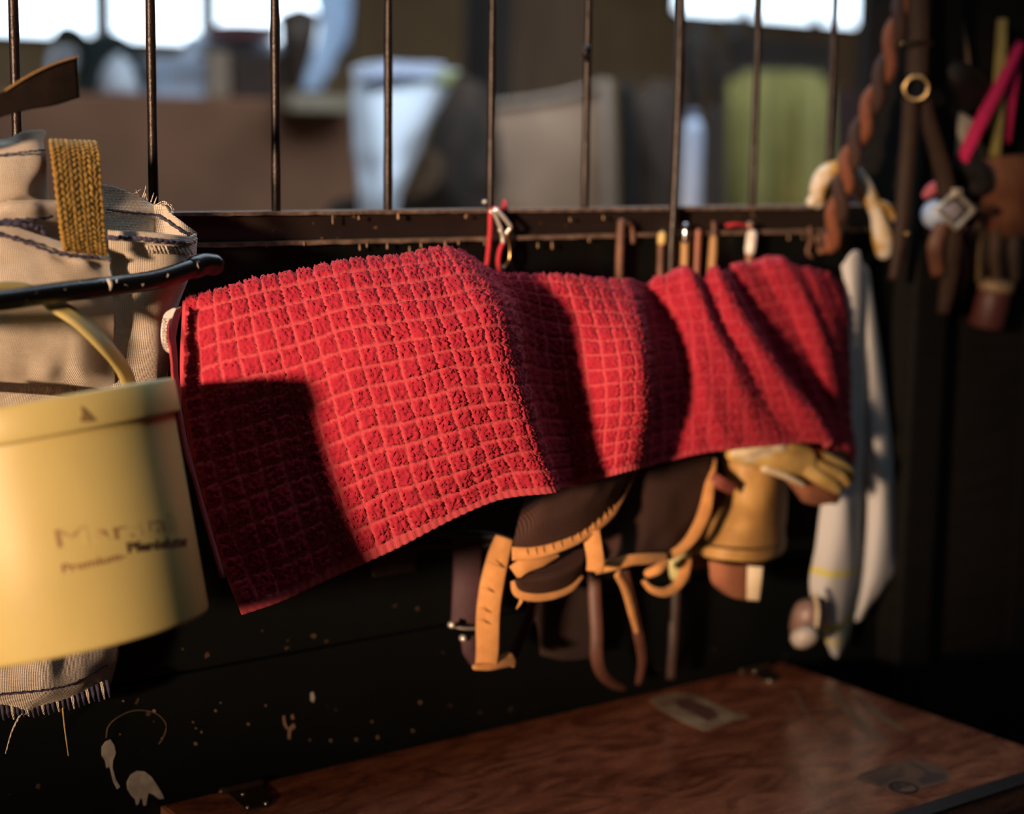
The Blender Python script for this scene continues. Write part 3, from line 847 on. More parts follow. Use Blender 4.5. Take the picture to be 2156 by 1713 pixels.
w2 = nt.nodes.new('ShaderNodeTexNoise'); w2.inputs['Scale'].default_value = 30; w2.inputs['Detail'].default_value = 4
nt.links.new(mp.outputs[0], w2.inputs['Vector'])
mr = nt.nodes.new('ShaderNodeMapRange'); mr.inputs[3].default_value = 0.16; mr.inputs[4].default_value = 0.36
nt.links.new(w2.outputs['Fac'], mr.inputs[0]); nt.links.new(mr.outputs[0], b.inputs['Roughness'])
chest = thing('tack_chest', 'brown swirled-wood tack chest with hinged lid under the towel', 'chest', (1.28, -0.26, 0))
box('body', 0.80, 1.765, -0.512, -0.012, 0, 0.624, WOOD, chest, bevel=0.003)
lid = box('lid', 0.788, 1.777, -0.525, -0.008, 0.626, CH, WOOD, chest, bevel=0.0015)
EDGE = mat('orange_lit_edge', (0.30, 0.13, 0.06), (0.22, 0.09, 0.04), rough=0.5, scale=60)  # orange light on the lid's left end, put into this colour
box('edge_strip', 0.786, 0.7895, -0.525, -0.008, 0.628, CH - .001, EDGE, lid)
box('corner_batten', 1.30, 1.777, -0.527, -0.500, CH, CH + .004, mat('dark_batten', (0.02, 0.012, 0.008), rough=0.5), lid, bevel=0.001)
HINGE = mat('dark_bronze_hinge', (0.10, 0.065, 0.04), (0.07, 0.045, 0.03), rough=0.38, metal=0.7, scale=80, bump=.2)
RIV = mat('bright_rivet', (0.75, 0.65, 0.5), rough=0.25, metal=1.0, scale=50)
def poly_plate(name, pts, z, t, m, parent):
    bm = bmesh.new()
    f = bm.faces.new([bm.verts.new((lambda v: (v[0], min(v[1], -.010), v[2]))(atz(x, y, z))) for x, y in pts])
    r_ = bmesh.ops.extrude_face_region(bm, geom=[f])
    bmesh.ops.translate(bm, verts=[v for v in r_['geom'] if isinstance(v, bmesh.types.BMVert)], vec=(0, 0, t))
    bmesh.ops.recalc_face_normals(bm, faces=bm.faces)
    me = bpy.data.meshes.new(name); bm.to_mesh(me); bm.free(); me.materials.append(m)
    o = bpy.data.objects.new(name, me); COL.objects.link(o); par(o, parent)
    return o
def rivet(px, py, parent, r=.0028):
    p = atz(px, py, CH + .002); p[1] = min(p[1], -.013)
    return lathe('rivet', [(.0002, .0022), (r * .6, .0018), (r * .95, .0008), (r, 0), (r, -.002)][::-1], RIV, parent, seg=14, origin=p)
h1 = poly_plate('hinge', [(452, 1652), (470, 1645), (490, 1640), (520, 1636), (545, 1650), (575, 1680), (565, 1700), (520, 1707), (500, 1690), (468, 1663)], CH, .002, HINGE, chest)
for q in [(466, 1651), (500, 1644), (512, 1671), (522, 1698), (560, 1690)]:
    rivet(*q, h1)
tube('knuckle', [Vector((atz(452, 1660, CH)[0], -.0145, CH + .003)), Vector((atz(540, 1645, CH)[0], -.0145, CH + .003))], .0045, HINGE, h1, world=True)
h2 = poly_plate('hinge', [(1548, 1404), (1575, 1400), (1605, 1404), (1640, 1428), (1630, 1438), (1598, 1432), (1590, 1420)], CH, .002, HINGE, chest)
for q in [(1556, 1408), (1590, 1414), (1620, 1432)]:
    rivet(*q, h2)
tube('knuckle', [Vector((atz(1548, 1412, CH)[0], -.0145, CH + .003)), Vector((atz(1606, 1399, CH)[0], -.0145, CH + .003))], .0045, HINGE, h2, world=True)
PAPER = mat('stained_paper', (0.46, 0.33, 0.19), (0.20, 0.11, 0.065), rough=0.75, scale=26)
st = poly_plate('torn_sticker', [(1366, 1474), (1378, 1466), (1420, 1458), (1450, 1460), (1470, 1462), (1500, 1480), (1545, 1500), (1580, 1508), (1556, 1514), (1520, 1524), (1496, 1536), (1478, 1536), (1440, 1520), (1400, 1500)], CH, .0004, PAPER, lid)
poly_plate('printed_mark', [(1418, 1474), (1450, 1470), (1500, 1492), (1515, 1508), (1490, 1518), (1462, 1502), (1430, 1490)], CH + .0004, .0002, mat('mark_red', (0.10, 0.035, 0.02), (0.16, 0.07, 0.04), rough=0.6, scale=60), st)
KRAFT = mat('printed_sticker', (0.20, 0.10, 0.055), (0.16, 0.08, 0.045), rough=0.8, spec=0.2, scale=30)
INK = mat('sticker_ink', (0.028, 0.014, 0.010), rough=0.7)
s2 = poly_plate('printed_sticker', [(1803, 1634), (1812, 1628), (1880, 1606), (1912, 1600), (1925, 1597), (1960, 1606), (1998, 1622), (2000, 1632), (1996, 1645), (1960, 1655), (1920, 1668), (1900, 1671), (1880, 1668), (1850, 1655), (1806, 1640)], CH, .0004, KRAFT, lid)
def bar(a, b, wd, z, m, parent, name='printed_line'):
    p, q = atz(*a, z), atz(*b, z)
    d = (q - p); n = Vector((-d.y, d.x, 0)).normalized() * wd / 2
    return link(name, [p - n, q - n, q + n, p + n], [(0, 1, 2, 3)], m, parent, smooth=False)
lines = [((1815, 1632), (1845, 1622)), ((1848, 1619), (1878, 1611)), ((1826, 1637), (1850, 1629)), ((1854, 1628), (1872, 1620)), ((1832, 1641), (1866, 1630)), ((1870, 1629), (1900, 1620)), ((1838, 1646), (1905, 1625)), ((1846, 1649), (1880, 1638)), ((1884, 1637), (1902, 1631)), ((1850, 1652), (1870, 1646)), ((1890, 1619), (1898, 1616))]
for a_, b_ in lines:
    bar(a_, b_, .0022, CH + .0007, INK, s2)
cc = atz(1902, 1657, CH + .0009)
ring('round_emblem', cc, (0, 0, 1), .0165, .0011, INK, s2)
e0 = atz(1888, 1661, CH + .0009)
dx = (atz(1915, 1652, CH + .0009) - e0)
flat_text('emblem_letters', 'EC', e0, e0 + dx, .013, INK, s2, lift=.0003, n=(0, 0, 1))
link('printed_shape', [atz(x, y, CH + .0007) for x, y in [(1908, 1601), (1918, 1608), (1945, 1620), (1950, 1630), (1930, 1640), (1945, 1650), (1990, 1640), (1994, 1628), (1960, 1626), (1940, 1612)]], [tuple(range(10))], mat('sticker_shade', (0.090, 0.045, 0.028), rough=0.8), s2, smooth=False)
# thin paler streaks on the right end of the lid
STREAK = mat('pale_brown_streak', (0.30, 0.17, 0.09), (0.20, 0.09, 0.05), rough=0.45, scale=30)
for pts in ([(1668, 1452), (1676, 1452), (1700, 1500), (1740, 1545), (1770, 1562), (1752, 1558), (1715, 1530), (1688, 1495)],
            [(1730, 1448), (1760, 1450), (1800, 1500), (1868, 1560), (1880, 1568), (1850, 1565), (1800, 1530), (1770, 1490)],
            [(1790, 1462), (1806, 1462), (1870, 1510), (1920, 1545), (1890, 1535), (1830, 1500)]):
    poly_plate('pale_streak', pts, CH, .0003, STREAK, lid)

# ================================================================== fly mask under the towel
ORG = mat('orange_binding', (0.60, 0.28, 0.085), (0.50, 0.22, 0.065), rough=0.8, scale=60, bump=0.3, bscale=400, sheen=0.1)
MESH = bpy.data.materials.new('black_mesh_fabric'); MESH.use_nodes = True
nt = MESH.node_tree; b = nt.nodes['Principled BSDF']
b.inputs['Base Color'].default_value = (0.035, 0.024, 0.022, 1); b.inputs['Roughness'].default_value = 0.6
b.inputs['Specular IOR Level'].default_value = 0.15
tc = nt.nodes.new('ShaderNodeTexCoord')
wv = []
for d in ('X', 'Z'):
    w = nt.nodes.new('ShaderNodeTexWave'); w.bands_direction = d; w.inputs['Scale'].default_value = 112; w.inputs['Distortion'].default_value = 0.4; w.inputs['Detail Scale'].default_value = 0.3
    nt.links.new(tc.outputs['Object'], w.inputs[0]); wv.append(w)
vo = nt.nodes.new('ShaderNodeMath'); vo.operation = 'MAXIMUM'
nt.links.new(wv[0].outputs['Fac'], vo.inputs[0]); nt.links.new(wv[1].outputs['Fac'], vo.inputs[1])
bp = nt.nodes.new('ShaderNodeBump'); bp.inputs['Strength'].default_value = 1.0; bp.inputs['Distance'].default_value = 0.0012
nt.links.new(vo.outputs[0], bp.inputs['Height']); nt.links.new(bp.outputs[0], b.inputs['Normal'])
rr = nt.nodes.new('ShaderNodeValToRGB'); rr.color_ramp.elements[0].position = .35; rr.color_ramp.elements[1].position = .75
rr.color_ramp.elements[0].color = (0.004, 0.003, 0.003, 1); rr.color_ramp.elements[1].color = (0.075, 0.036, 0.028, 1)
nt.links.new(vo.outputs[0], rr.inputs[0]); nt.links.new(rr.outputs[0], b.inputs['Base Color'])

fm = thing('fly_mask', 'black mesh fly mask with orange binding hanging under the towel', 'fly mask', at(1250, 1200, .13))
e1 = [(1078, 1166, .150), (1120, 1165, .162), (1165, 1155, .170), (1215, 1135, .172), (1255, 1108, .166), (1285, 1080, .155), (1305, 1048, .140), (1335, 990, .120)]
t1 = [(1118, 1010, .130), (1150, 1000, .145), (1190, 990, .150), (1225, 985, .150), (1255, 980, .145), (1285, 975, .135), (1310, 970, .125), (1340, 960, .110)]
m1 = [((a[0] + c[0]) / 2, (a[1] + c[1]) / 2 , (a[2] + c[2]) / 2 + .018) for a, c in zip(t1, e1)]
m1[0] = (1092, 1090, .150)
cloth('mesh_panel', [t1, m1, e1], MESH, fm, thick=.0015, nu=60, nv=40, wr=.0008)
def binding(pts, w, name='binding', tw=0.0, n=None):
    """gathered tape folded over an edge"""
    o = strap(name, pts, w, ORG, fm, thick=.0042, n=n or (len(pts) * 10), twist=tw)
    return o
binding([(x, y - 1, o + .002) for x, y, o in e1], [30, 26, 24, 22, 22, 22, 18, 14])
for k in range(13):                                   # puckers across the tape
    t = .12 + k * .055
    p = catmull([W3((x, y - 1, o + .0045)) for x, y, o in e1], 100)[int(t * 99)]
    q = project(p)
    tube('pucker', [at(q[0] - 3, q[1] - 10, -p[1]), at(q[0], q[1], -p[1]), at(q[0] + 4, q[1] + 9, -p[1])], [.0004, .0011, .0004], ORG, fm, world=True, seg=6)
# lower ear pocket
e2 = [(1082, 1222, .150), (1092, 1245, .152), (1125, 1254, .158), (1165, 1250, .160), (1200, 1236, .156), (1225, 1212, .148)]
t2 = [(1092, 1212, .146), (1110, 1196, .146), (1140, 1182, .146), (1175, 1172, .146), (1205, 1160, .142), (1235, 1150, .138)]
m2 = [((a[0] + c[0]) / 2, (a[1] + c[1]) / 2, (a[2] + c[2]) / 2 + .016) for a, c in zip(t2, e2)]
cloth('ear_pocket', [t2, m2, e2], MESH, fm, thick=.0015, nu=40, nv=26)
binding(e2, [16, 26, 24, 22, 20, 10])
binding([(1082, 1206, .156), (1105, 1190, .160), (1140, 1180, .162), (1175, 1168, .158)], [34, 34, 26, 8])
tube('loose_end', [(1098, 1250, .150), (1096, 1266, .148), (1088, 1280, .146)], [.004, .003, .001], ORG, fm, flat=.4)
# hanging closure strap, folded at its foot
strap('closure_strap', [(1062, 1132, .118), (1050, 1170, .124), (1038, 1220, .130), (1030, 1270, .132), (1027, 1320, .132), (1027, 1360, .130), (1024, 1400, .126)], [40, 48, 52, 52, 52, 50, 48], ORG, fm, thick=.004, n=60, bend=.5)
for y, x in ((1190, 1047), (1245, 1036), (1288, 1030), (1312, 1028)):
    tube('crease', [(x - 22, y - 9, .1352), (x, y, .1362), (x + 23, y + 8, .1352)], [.0003, .0010, .0003], ORG, fm, seg=6)
blob('folded_end', [([(1000, 1404, .126), (1030, 1402, .130), (1056, 1396, .128), (1078, 1392, .124)], [.004, .0055, .006, .0055], 1), ([(1048, 1388, .122), (1072, 1380, .12), (1080, 1398, .12)], [.004, .005, .004], 1)], ORG, fm, voxel=.0016, smooth=3)
# short tab
strap('tab', [(1244, 1118, .172), (1250, 1150, .176), (1254, 1180, .176), (1252, 1202, .172)], [40, 38, 38, 36], ORG, fm, thick=.003)
# second panel, in shadow, with its own binding
cloth('mesh_panel', [[(1285, 1000, .10), (1360, 975, .11), (1430, 965, .11), (1500, 955, .10)], [(1270, 1110, .10), (1350, 1090, .125), (1420, 1080, .125), (1490, 1050, .11)], [(1255, 1192, .12), (1330, 1178, .14), (1395, 1172, .135), (1440, 1150, .115)]], MESH, fm, thick=.0015, nu=44, nv=40, wr=.001)
binding([(1252, 1196, .135), (1290, 1188, .148), (1330, 1178, .152), (1365, 1175, .150), (1402, 1172, .142)], [26, 26, 24, 24, 18])
binding([(1502, 965, .095), (1494, 1020, .112), (1484, 1075, .124), (1464, 1120, .132), (1440, 1150, .134), (1408, 1172, .134)], [14, 22, 28, 26, 22, 18])
binding([(1445, 1175, .115), (1440, 1205, .115), (1425, 1232, .117), (1400, 1246, .118), (1372, 1240, .116), (1354, 1222, .112)], [24, 24, 22, 20, 16, 10], tw=15)
blob('rolled_end', [([(1366, 1206, .140), (1384, 1198, .146), (1400, 1186, .144)], [.0065, .0075, .006], 1)], ORG, fm, voxel=.0015, smooth=3)
binding([(1300, 1205, .12), (1318, 1240, .115), (1332, 1290, .11), (1342, 1330, .105)], [22, 24, 22, 12], name='thin_strap', tw=40)

# ================================================================== dark halters behind it
DKL = mat('oiled_dark_leather', (0.030, 0.015, 0.012), (0.045, 0.022, 0.016), rough=0.5, scale=50, bump=.2)
MAR = mat('dark_maroon_nylon', (0.055, 0.016, 0.022), (0.040, 0.012, 0.018), rough=0.7, scale=120, bump=.3)
NICK = mat('nickel', (0.80, 0.76, 0.70), (0.70, 0.66, 0.60), rough=0.25, metal=0.6, scale=30)
hm = thing('nylon_halter', 'dark maroon nylon strap with a nickel buckle beside the orange strap', 'halter', at(985, 1320, .07))
strap('strap', [(985, 1120, .06), (984, 1180, .07), (982, 1250, .078), (978, 1312, .08)], [64, 62, 62, 60], MAR, hm, thick=.004, n=40)
tube('buckle_bar', [(950, 1316, .086), (975, 1322, .088), (1005, 1322, .086)], .0022, NICK, hm)
lathe('buckle_stud', [(.0001, .005), (.003, .004), (.0042, .001), (.0042, -.003)][::-1], NICK, hm, seg=16, origin=at(951, 1315, .092), axis=(0, -1, 0))
lathe('buckle_stud', [(.0001, .005), (.003, .004), (.0042, .001), (.0042, -.003)][::-1], NICK, hm, seg=16, origin=at(975, 1343, .092), axis=(0, -1, 0))
strap('strap_tail', [(986, 1340, .088), (992, 1370, .090), (1004, 1400, .092)], [34, 38, 22], MAR, hm, thick=.004)
lh = thing('leather_halter', 'dark brown leather halter straps looping down behind the fly mask', 'halter', at(1280, 1440, .06))
strap('cheek_strap', [(1250, 1180, .06), (1252, 1260, .065), (1256, 1330, .07), (1256, 1380, .07), (1266, 1415, .068), (1290, 1438, .062), (1316, 1448, .055)], [26, 28, 28, 28, 26, 22, 14], mat('reddish_leather', (0.11, 0.042, 0.026), (0.08, 0.03, 0.02), rough=.5, scale=60), lh, thick=.004)
strap('throat_strap', [(1316, 1200, .09), (1330, 1270, .09), (1345, 1340, .088), (1352, 1390, .082), (1344, 1440, .07)], [18, 22, 24, 20, 14], MATS['reddish_leather'], lh, thick=.004, twist=20)
strap('nose_strap', [(1130, 1250, .09), (1115, 1300, .092), (1092, 1350, .095), (1074, 1395, .095)], [22, 22, 22, 24], MAR, lh, thick=.004)
strap('crown_strap', [(1424, 1170, .05), (1420, 1280, .055), (1416, 1360, .055), (1412, 1430, .05)], [22, 22, 22, 20], DKL, lh, thick=.004)
cloth('padding', [[(1100, 1240, .04), (1180, 1230, .05), (1250, 1240, .05)], [(1130, 1310, .045), (1190, 1320, .055), (1250, 1330, .055)], [(1140, 1380, .04), (1190, 1390, .045), (1250, 1385, .045)]], mat('brown_felt', (0.030, 0.014, 0.010), rough=.95), lh, thick=.004, nu=16, nv=16)
# black bracket arms on which towel and tack hang
br = thing('saddle_bracket', 'black iron bracket whose arms show under the towel', 'bracket', at(960, 1140, .03))
BRM = mat('bracket_iron', (0.020, 0.014, 0.012), (0.035, 0.022, 0.016), rough=.5, metal=.3, scale=60)
tube('arm', [(820, 1100, .01), (930, 1118, .05), (1040, 1130, .09), (1095, 1150, .11)], .0065, BRM, br)
tube('arm', [(800, 1155, .01), (920, 1146, .04), (1010, 1148, .07), (1090, 1140, .10)], .0055, BRM, br)
box('mount_plate', at(820, 1120, 0)[0] - .03, at(820, 1120, 0)[0] + .03, -.014, -.006, at(820, 1120, 0)[2] - .05, at(820, 1120, 0)[2] + .05, BRM, br, bevel=.001)

# hanging rod that carries the towel
sr = thing('towel_bar', 'iron bar that carries the red towel', 'bar', at(900, 640, .05))
tube('bar', [at(470, 665, .095), at(700, 610, .105), at(950, 585, .11), at(1200, 625, .09), at(1500, 610, .07), at(1760, 610, .04)], .006, BRM, sr, world=True)
tube('arm', [at(600, 640, .098), at(600, 640, .0)], .006, BRM, sr, world=True)
tube('arm', [at(1600, 612, .06), at(1600, 612, .0)], .006, BRM, sr, world=True)

# ================================================================== snap hook with red cord on the rail
sh = thing('snap_hook', 'shiny snap hook with red cord clipped over the rail', 'snap hook', at(1050, 440, .02))
tube('link', [(1034, 446, .022), (1042, 452, .024), (1055, 482, .026)], .0026, NICK, sh)
tube('link', [(1040, 440, .020), (1050, 446, .024), (1072, 472, .028), (1074, 480, .027), (1066, 490, .024)], .0026, NICK, sh)
tube('gate', [(1053, 484, .026), (1058, 495, .026), (1059, 512, .026)], .0028, NICK, sh)
tube('eye', [(1068, 494, .024), (1072, 512, .024), (1074, 530, .024), (1072, 548, .024), (1066, 556, .024)], .0024, mat('brass', (0.45, 0.28, 0.13), rough=.3, metal=1, scale=40), sh)
lathe('pin', [(.0001, .003), (.002, .0024), (.0028, .0005), (.0028, -.002)][::-1], NICK, sh, seg=14, origin=at(1060, 562, .028), axis=(0, -1, 0))
lathe('pin', [(.0001, .003), (.002, .0024), (.0026, .0005), (.0026, -.002)][::-1], NICK, sh, seg=14, origin=at(1020, 425, .012), axis=(0, -1, 0))
CORD = mat('red_cord', (0.52, 0.025, 0.040), (0.42, 0.02, 0.03), rough=.8, scale=200, bump=.4, bscale=700)
tube('red_cord', [(1062, 425, .006), (1064, 436, .014), (1050, 440, .018), (1034, 444, .020), (1032, 480, .024), (1029, 520, .024), (1024, 560, .03), (1015, 590, .04)], .0030, CORD, sh)
tube('red_cord', [(1057, 514, .026), (1051, 532, .026), (1049, 555, .03), (1054, 585, .04)], .0030, CORD, sh)

# ================================================================== row of tools and hooks hanging below the rail, right
def peg(name, label, cat, pts, rad, m, tip=None, tipm=None, group='small tools hung below the rail'):
    t = thing(name, label, cat, W3(pts[-1]), group)
    tube('shaft', pts, rad, m, t)
    if tip:
        tube('tip', tip[0], tip[1], tipm, t, seg=14)
    return t
TAN = mat('tan_wood', (0.42, 0.24, 0.09), (0.30, 0.16, 0.06), rough=.6, scale=40, stretch=(1, 1, .2))
RUST = mat('rust_brown', (0.16, 0.07, 0.04), (0.10, 0.045, 0.03), rough=.6, scale=60)
WHT = mat('white_enamel', (0.72, 0.68, 0.62), rough=.35, scale=30)
peg('iron_hook', 'rusty flat iron hook, leftmost of the tools below the rail', 'hook', [(1308, 468, .020), (1306, 500, .022), (1304, 560, .022), (1303, 620, .02)], .0055, RUST, ([(1312, 470, .02), (1328, 476, .016), (1332, 508, .016)], .004), RUST)
peg('grooming_brush', 'tool with a round yellow cap below the rail', 'tool', [(1391, 515, .022), (1390, 560, .022), (1388, 620, .022)], .0045, RUST, ([(1394, 496, .024), (1393, 508, .024)], .0062), mat('yellow_cap', (0.62, 0.45, 0.16), rough=.5))
peg('wooden_tool', 'tan wooden handle with a bright metal ferrule below the rail', 'tool', [(1442, 505, .024), (1441, 550, .026), (1438, 620, .026)], .0058, TAN, ([(1443, 476, .024), (1443, 486, .026), (1442, 506, .026)], .0052), mat('bright_ferrule', (0.85, 0.82, 0.8), rough=.15, metal=1))
peg('hoof_pick', 'thin reddish brown hoof pick between two tan handles', 'hoof pick', [(1470, 488, .022), (1468, 530, .022), (1464, 620, .022)], .0048, mat('red_brown_handle', (0.26, 0.09, 0.05), rough=.5, scale=30))
peg('wooden_tool', 'plain tan wooden handle second from the right below the rail', 'tool', [(1502, 503, .024), (1500, 540, .026), (1494, 620, .026)], [.0056, .0062, .0058], TAN, ([(1502, 470, .02), (1503, 485, .022), (1502, 498, .022)], .0032), RUST)
peg('grooming_brush', 'brown handle with a white enamel top, rightmost below the rail', 'tool', [(1579, 525, .024), (1576, 560, .026), (1570, 620, .026)], .0058, mat('brown_handle', (0.24, 0.10, 0.06), rough=.5, scale=30), ([(1583, 494, .024), (1581, 510, .026), (1579, 527, .026)], .0075), WHT)
tag(lathe('rail_eyelet', [(.0001, .004), (.004, .003), (.0058, 0), (.0058, -.004)][::-1], mat('copper_stud', (0.35, 0.2, 0.14), rough=.4, metal=.6), seg=16, origin=at(1580, 475, .026), axis=(0, -1, 0)), 'small copper stud on the rail above the white-topped handle', 'stud')
tag(strap('red_ribbon', [(1528, 475, .020), (1548, 472, .024), (1570, 474, .022)], 8, CORD, thick=.003), 'short red ribbon lying along the rail edge', 'ribbon')
tag(tube('thin_hook', [(1705, 480, .02), (1706, 505, .024), (1700, 530, .024), (1708, 540, .026)], .0028, RUST), 'thin rusty wire hook hanging near the post', 'hook')
tag(tube('thin_hook', [(1722, 500, .02), (1726, 520, .024), (1728, 530, .024)], .0040, mat('tan_toggle', (0.3, 0.15, 0.08), rough=.6)), 'small tan toggle hanging beside the wire hook', 'toggle')

# ================================================================== work gloves and leather boot below the towel's right end
GLV = mat('yellow_work_leather', (0.62, 0.42, 0.14), (0.50, 0.31, 0.09), rough=.75, scale=40, bump=.3, bscale=200)
GLP = mat('pale_glove_leather', (0.68, 0.58, 0.42), (0.58, 0.46, 0.28), rough=.8, scale=30, bump=.3)
GLR = mat('russet_suede', (0.36, 0.14, 0.07), (0.28, 0.10, 0.05), rough=.9, scale=40, bump=.3)
g1 = thing('work_glove', 'yellow leather work glove tucked under the towel corner', 'glove', at(1660, 1060, .12))
blob('palm', [([(1545, 955, .13), (1590, 960, .14), (1640, 965, .145), (1690, 970, .14)], [.012, .016, .020, .022], 1.0),
              ([(1600, 950, .14), (1650, 945, .145), (1690, 955, .14)], [.012, .014, .014], 1.0)], GLV, g1, voxel=.003)
for pts in ([(1690, 965, .145), (1730, 985, .15), (1765, 1000, .15), (1780, 1015, .148)], [(1690, 980, .15), (1725, 1005, .156), (1750, 1020, .156), (1762, 1030, .154)], [(1700, 955, .135), (1745, 970, .136), (1780, 990, .134), (1790, 1005, .132)]):
    blob('finger', [(pts, [.012, .0105, .0095, .0075], 1)], GLV, g1, voxel=.0025)
blob('thumb', [([(1610, 985, .15), (1650, 1000, .157), (1690, 1020, .158)], [.007, .0055, .004], 1)], GLP, g1, voxel=.002)
cloth('cuff', [[(1538, 945, .135), (1580, 935, .15), (1625, 925, .155), (1660, 928, .15)], [(1540, 958, .14), (1585, 955, .155), (1630, 948, .16), (1662, 946, .155)], [(1552, 970, .135), (1590, 972, .15), (1630, 968, .155), (1660, 960, .15)]], GLP, g1, thick=.003, nu=20, nv=14, wr=.002, cell=4)
cloth('back_flap', [[(1640, 995, .135), (1690, 1000, .145), (1740, 1015, .14), (1765, 1030, .13)], [(1670, 1030, .13), (1700, 1040, .142), (1740, 1045, .138), (1768, 1050, .128)], [(1690, 1058, .12), (1715, 1062, .13), (1742, 1060, .128), (1762, 1062, .12)]], GLR, g1, thick=.004, nu=20, nv=16, wr=.001)
b1 = thing('leather_boot', 'tan leather tendon boot hanging below the work glove', 'boot', at(1560, 1260, .08))
cloth('shaft', [[(1520, 950, .07), (1560, 955, .10), (1610, 955, .115), (1650, 960, .10), (1668, 965, .06)],
                [(1525, 1040, .07), (1560, 1045, .105), (1610, 1045, .12), (1645, 1040, .10), (1660, 1035, .06)],
                [(1490, 1100, .07), (1540, 1105, .115), (1600, 1105, .13), (1640, 1100, .11), (1655, 1095, .065)],
                [(1468, 1145, .07), (1520, 1155, .12), (1590, 1160, .135), (1638, 1150, .115), (1655, 1140, .07)]], mat('tan_leather', (0.50, 0.29, 0.09), (0.38, 0.20, 0.06), rough=.6, scale=30, bump=.3), b1, thick=.004, nu=40, nv=40, wr=.0015)
cloth('stitched_cuff', [[(1462, 1142, .072), (1520, 1152, .126), (1590, 1157, .141), (1638, 1147, .12), (1657, 1136, .072)], [(1456, 1165, .072), (1518, 1178, .126), (1588, 1182, .141), (1636, 1172, .12), (1652, 1158, .072)]], MATS['tan_leather'], b1, thick=.006, nu=40, nv=8)
tube('stitch_line', [(1470, 1146, .08), (1520, 1153, .128), (1590, 1157, .143), (1636, 1148, .124)], .0009, mat('dark_stitch', (0.12, 0.06, 0.02), rough=.9), b1, seg=6)
cloth('lower_flap', [[(1492, 1180, .10), (1530, 1188, .115), (1570, 1190, .115), (1612, 1180, .10)], [(1498, 1225, .10), (1530, 1232, .115), (1570, 1232, .115), (1605, 1225, .10)], [(1525, 1250, .095), (1545, 1258, .105), (1570, 1262, .105), (1598, 1262, .095)]], GLR, b1, thick=.005, nu=24, nv=20)
strap('pale_tab', [(1590, 1192, .128), (1588, 1225, .130), (1585, 1262, .122)], [34, 32, 28], GLP, b1, thick=.004)
cloth('inner_lining', [[(1470, 1010, .05), (1520, 1000, .055), (1560, 1010, .06)], [(1460, 1090, .05), (1510, 1085, .055), (1550, 1095, .06)], [(1440, 1200, .05), (1480, 1195, .055), (1520, 1190, .06)]], GLR, b1, thick=.004, nu=14, nv=14)
strap('keeper', [(1497, 1005, .11), (1520, 1018, .12), (1545, 1030, .12)], [30, 28, 26], mat('red_brown_strap', (0.22, 0.05, 0.035), rough=.7), b1, thick=.004)
strap('striped_tag', [(1432, 1150, .09), (1430, 1190, .095), (1432, 1225, .09)], [44, 46, 40], mat('yellow_green_tag', (0.55, 0.48, 0.20), (0.40, 0.42, 0.20), rough=.6, scale=30, stretch=(3, 1, 1)), b1, thick=.003)

# ================================================================== white stable towel at the right
WT = bpy.data.materials.new('white_striped_cotton'); WT.use_nodes = True
nt = WT.node_tree; b = nt.nodes['Principled BSDF']; b.inputs['Roughness'].default_value = .95; b.inputs['Specular IOR Level'].default_value = .1
at_ = nt.nodes.new('ShaderNodeAttribute'); at_.attribute_name = 'stripe'
r = nt.nodes.new('ShaderNodeValToRGB'); r.color_ramp.elements[0].color = (0.55, 0.55, 0.55, 1); r.color_ramp.elements[1].color = (0.62, 0.55, 0.12, 1)
nt.links.new(at_.outputs['Fac'], r.inputs[0]); nt.links.new(r.outputs[0], b.inputs['Base Color'])
wt = thing('white_towel', 'white cotton towel with yellow stripes hanging beside the post', 'towel', at(1760, 1380, .08))
def striped(name, rows_, bands, nu=40, nv=90, wr=.001):
    S_ = grid_surface(rows_, nu, nv)
    S_ = S_ + normals(S_) * noise2(nv, nu, 9, wr)[:, :, None]
    o = shell(name, S_, .003, WT, wt)
    v = np.linspace(0, 1, nv)[:, None] + 0 * np.arange(nu)[None, :]
    st_ = np.zeros((nv, nu))
    for a_, c_ in bands:
        st_ = np.maximum(st_, ((v > a_) & (v < c_)).astype(float))
    at2 = o.data.attributes.new('stripe', 'FLOAT', 'POINT')
    at2.data.foreach_set('value', np.concatenate([st_.ravel(), st_.ravel()]).astype(np.float32))
    return o
striped('left_fold', [[(1772, 560, 0.052), (1790, 535, 0.059), (1806, 528, 0.056), (1818, 560, 0.041)],
                      [(1778, 640, 0.052), (1796, 640, 0.063), (1812, 650, 0.059), (1826, 660, 0.041)],
                      [(1770, 850, 0.048), (1790, 860, 0.063), (1806, 860, 0.059), (1822, 860, 0.038)],
                      [(1735, 1020, 0.052), (1775, 1030, 0.070), (1795, 1040, 0.063), (1815, 1040, 0.038)],
                      [(1718, 1150, 0.056), (1765, 1160, 0.074), (1795, 1165, 0.066), (1812, 1160, 0.038)],
                      [(1706, 1240, 0.059), (1750, 1250, 0.074), (1790, 1240, 0.066), (1806, 1230, 0.041)],
                      [(1735, 1340, 0.056), (1755, 1350, 0.063), (1775, 1340, 0.059), (1790, 1325, 0.041)],
                      [(1752, 1378, 0.052), (1760, 1384, 0.056), (1768, 1382, 0.052), (1774, 1374, 0.041)]], [(.63, .66), (.80, .83), (.86, .885)])
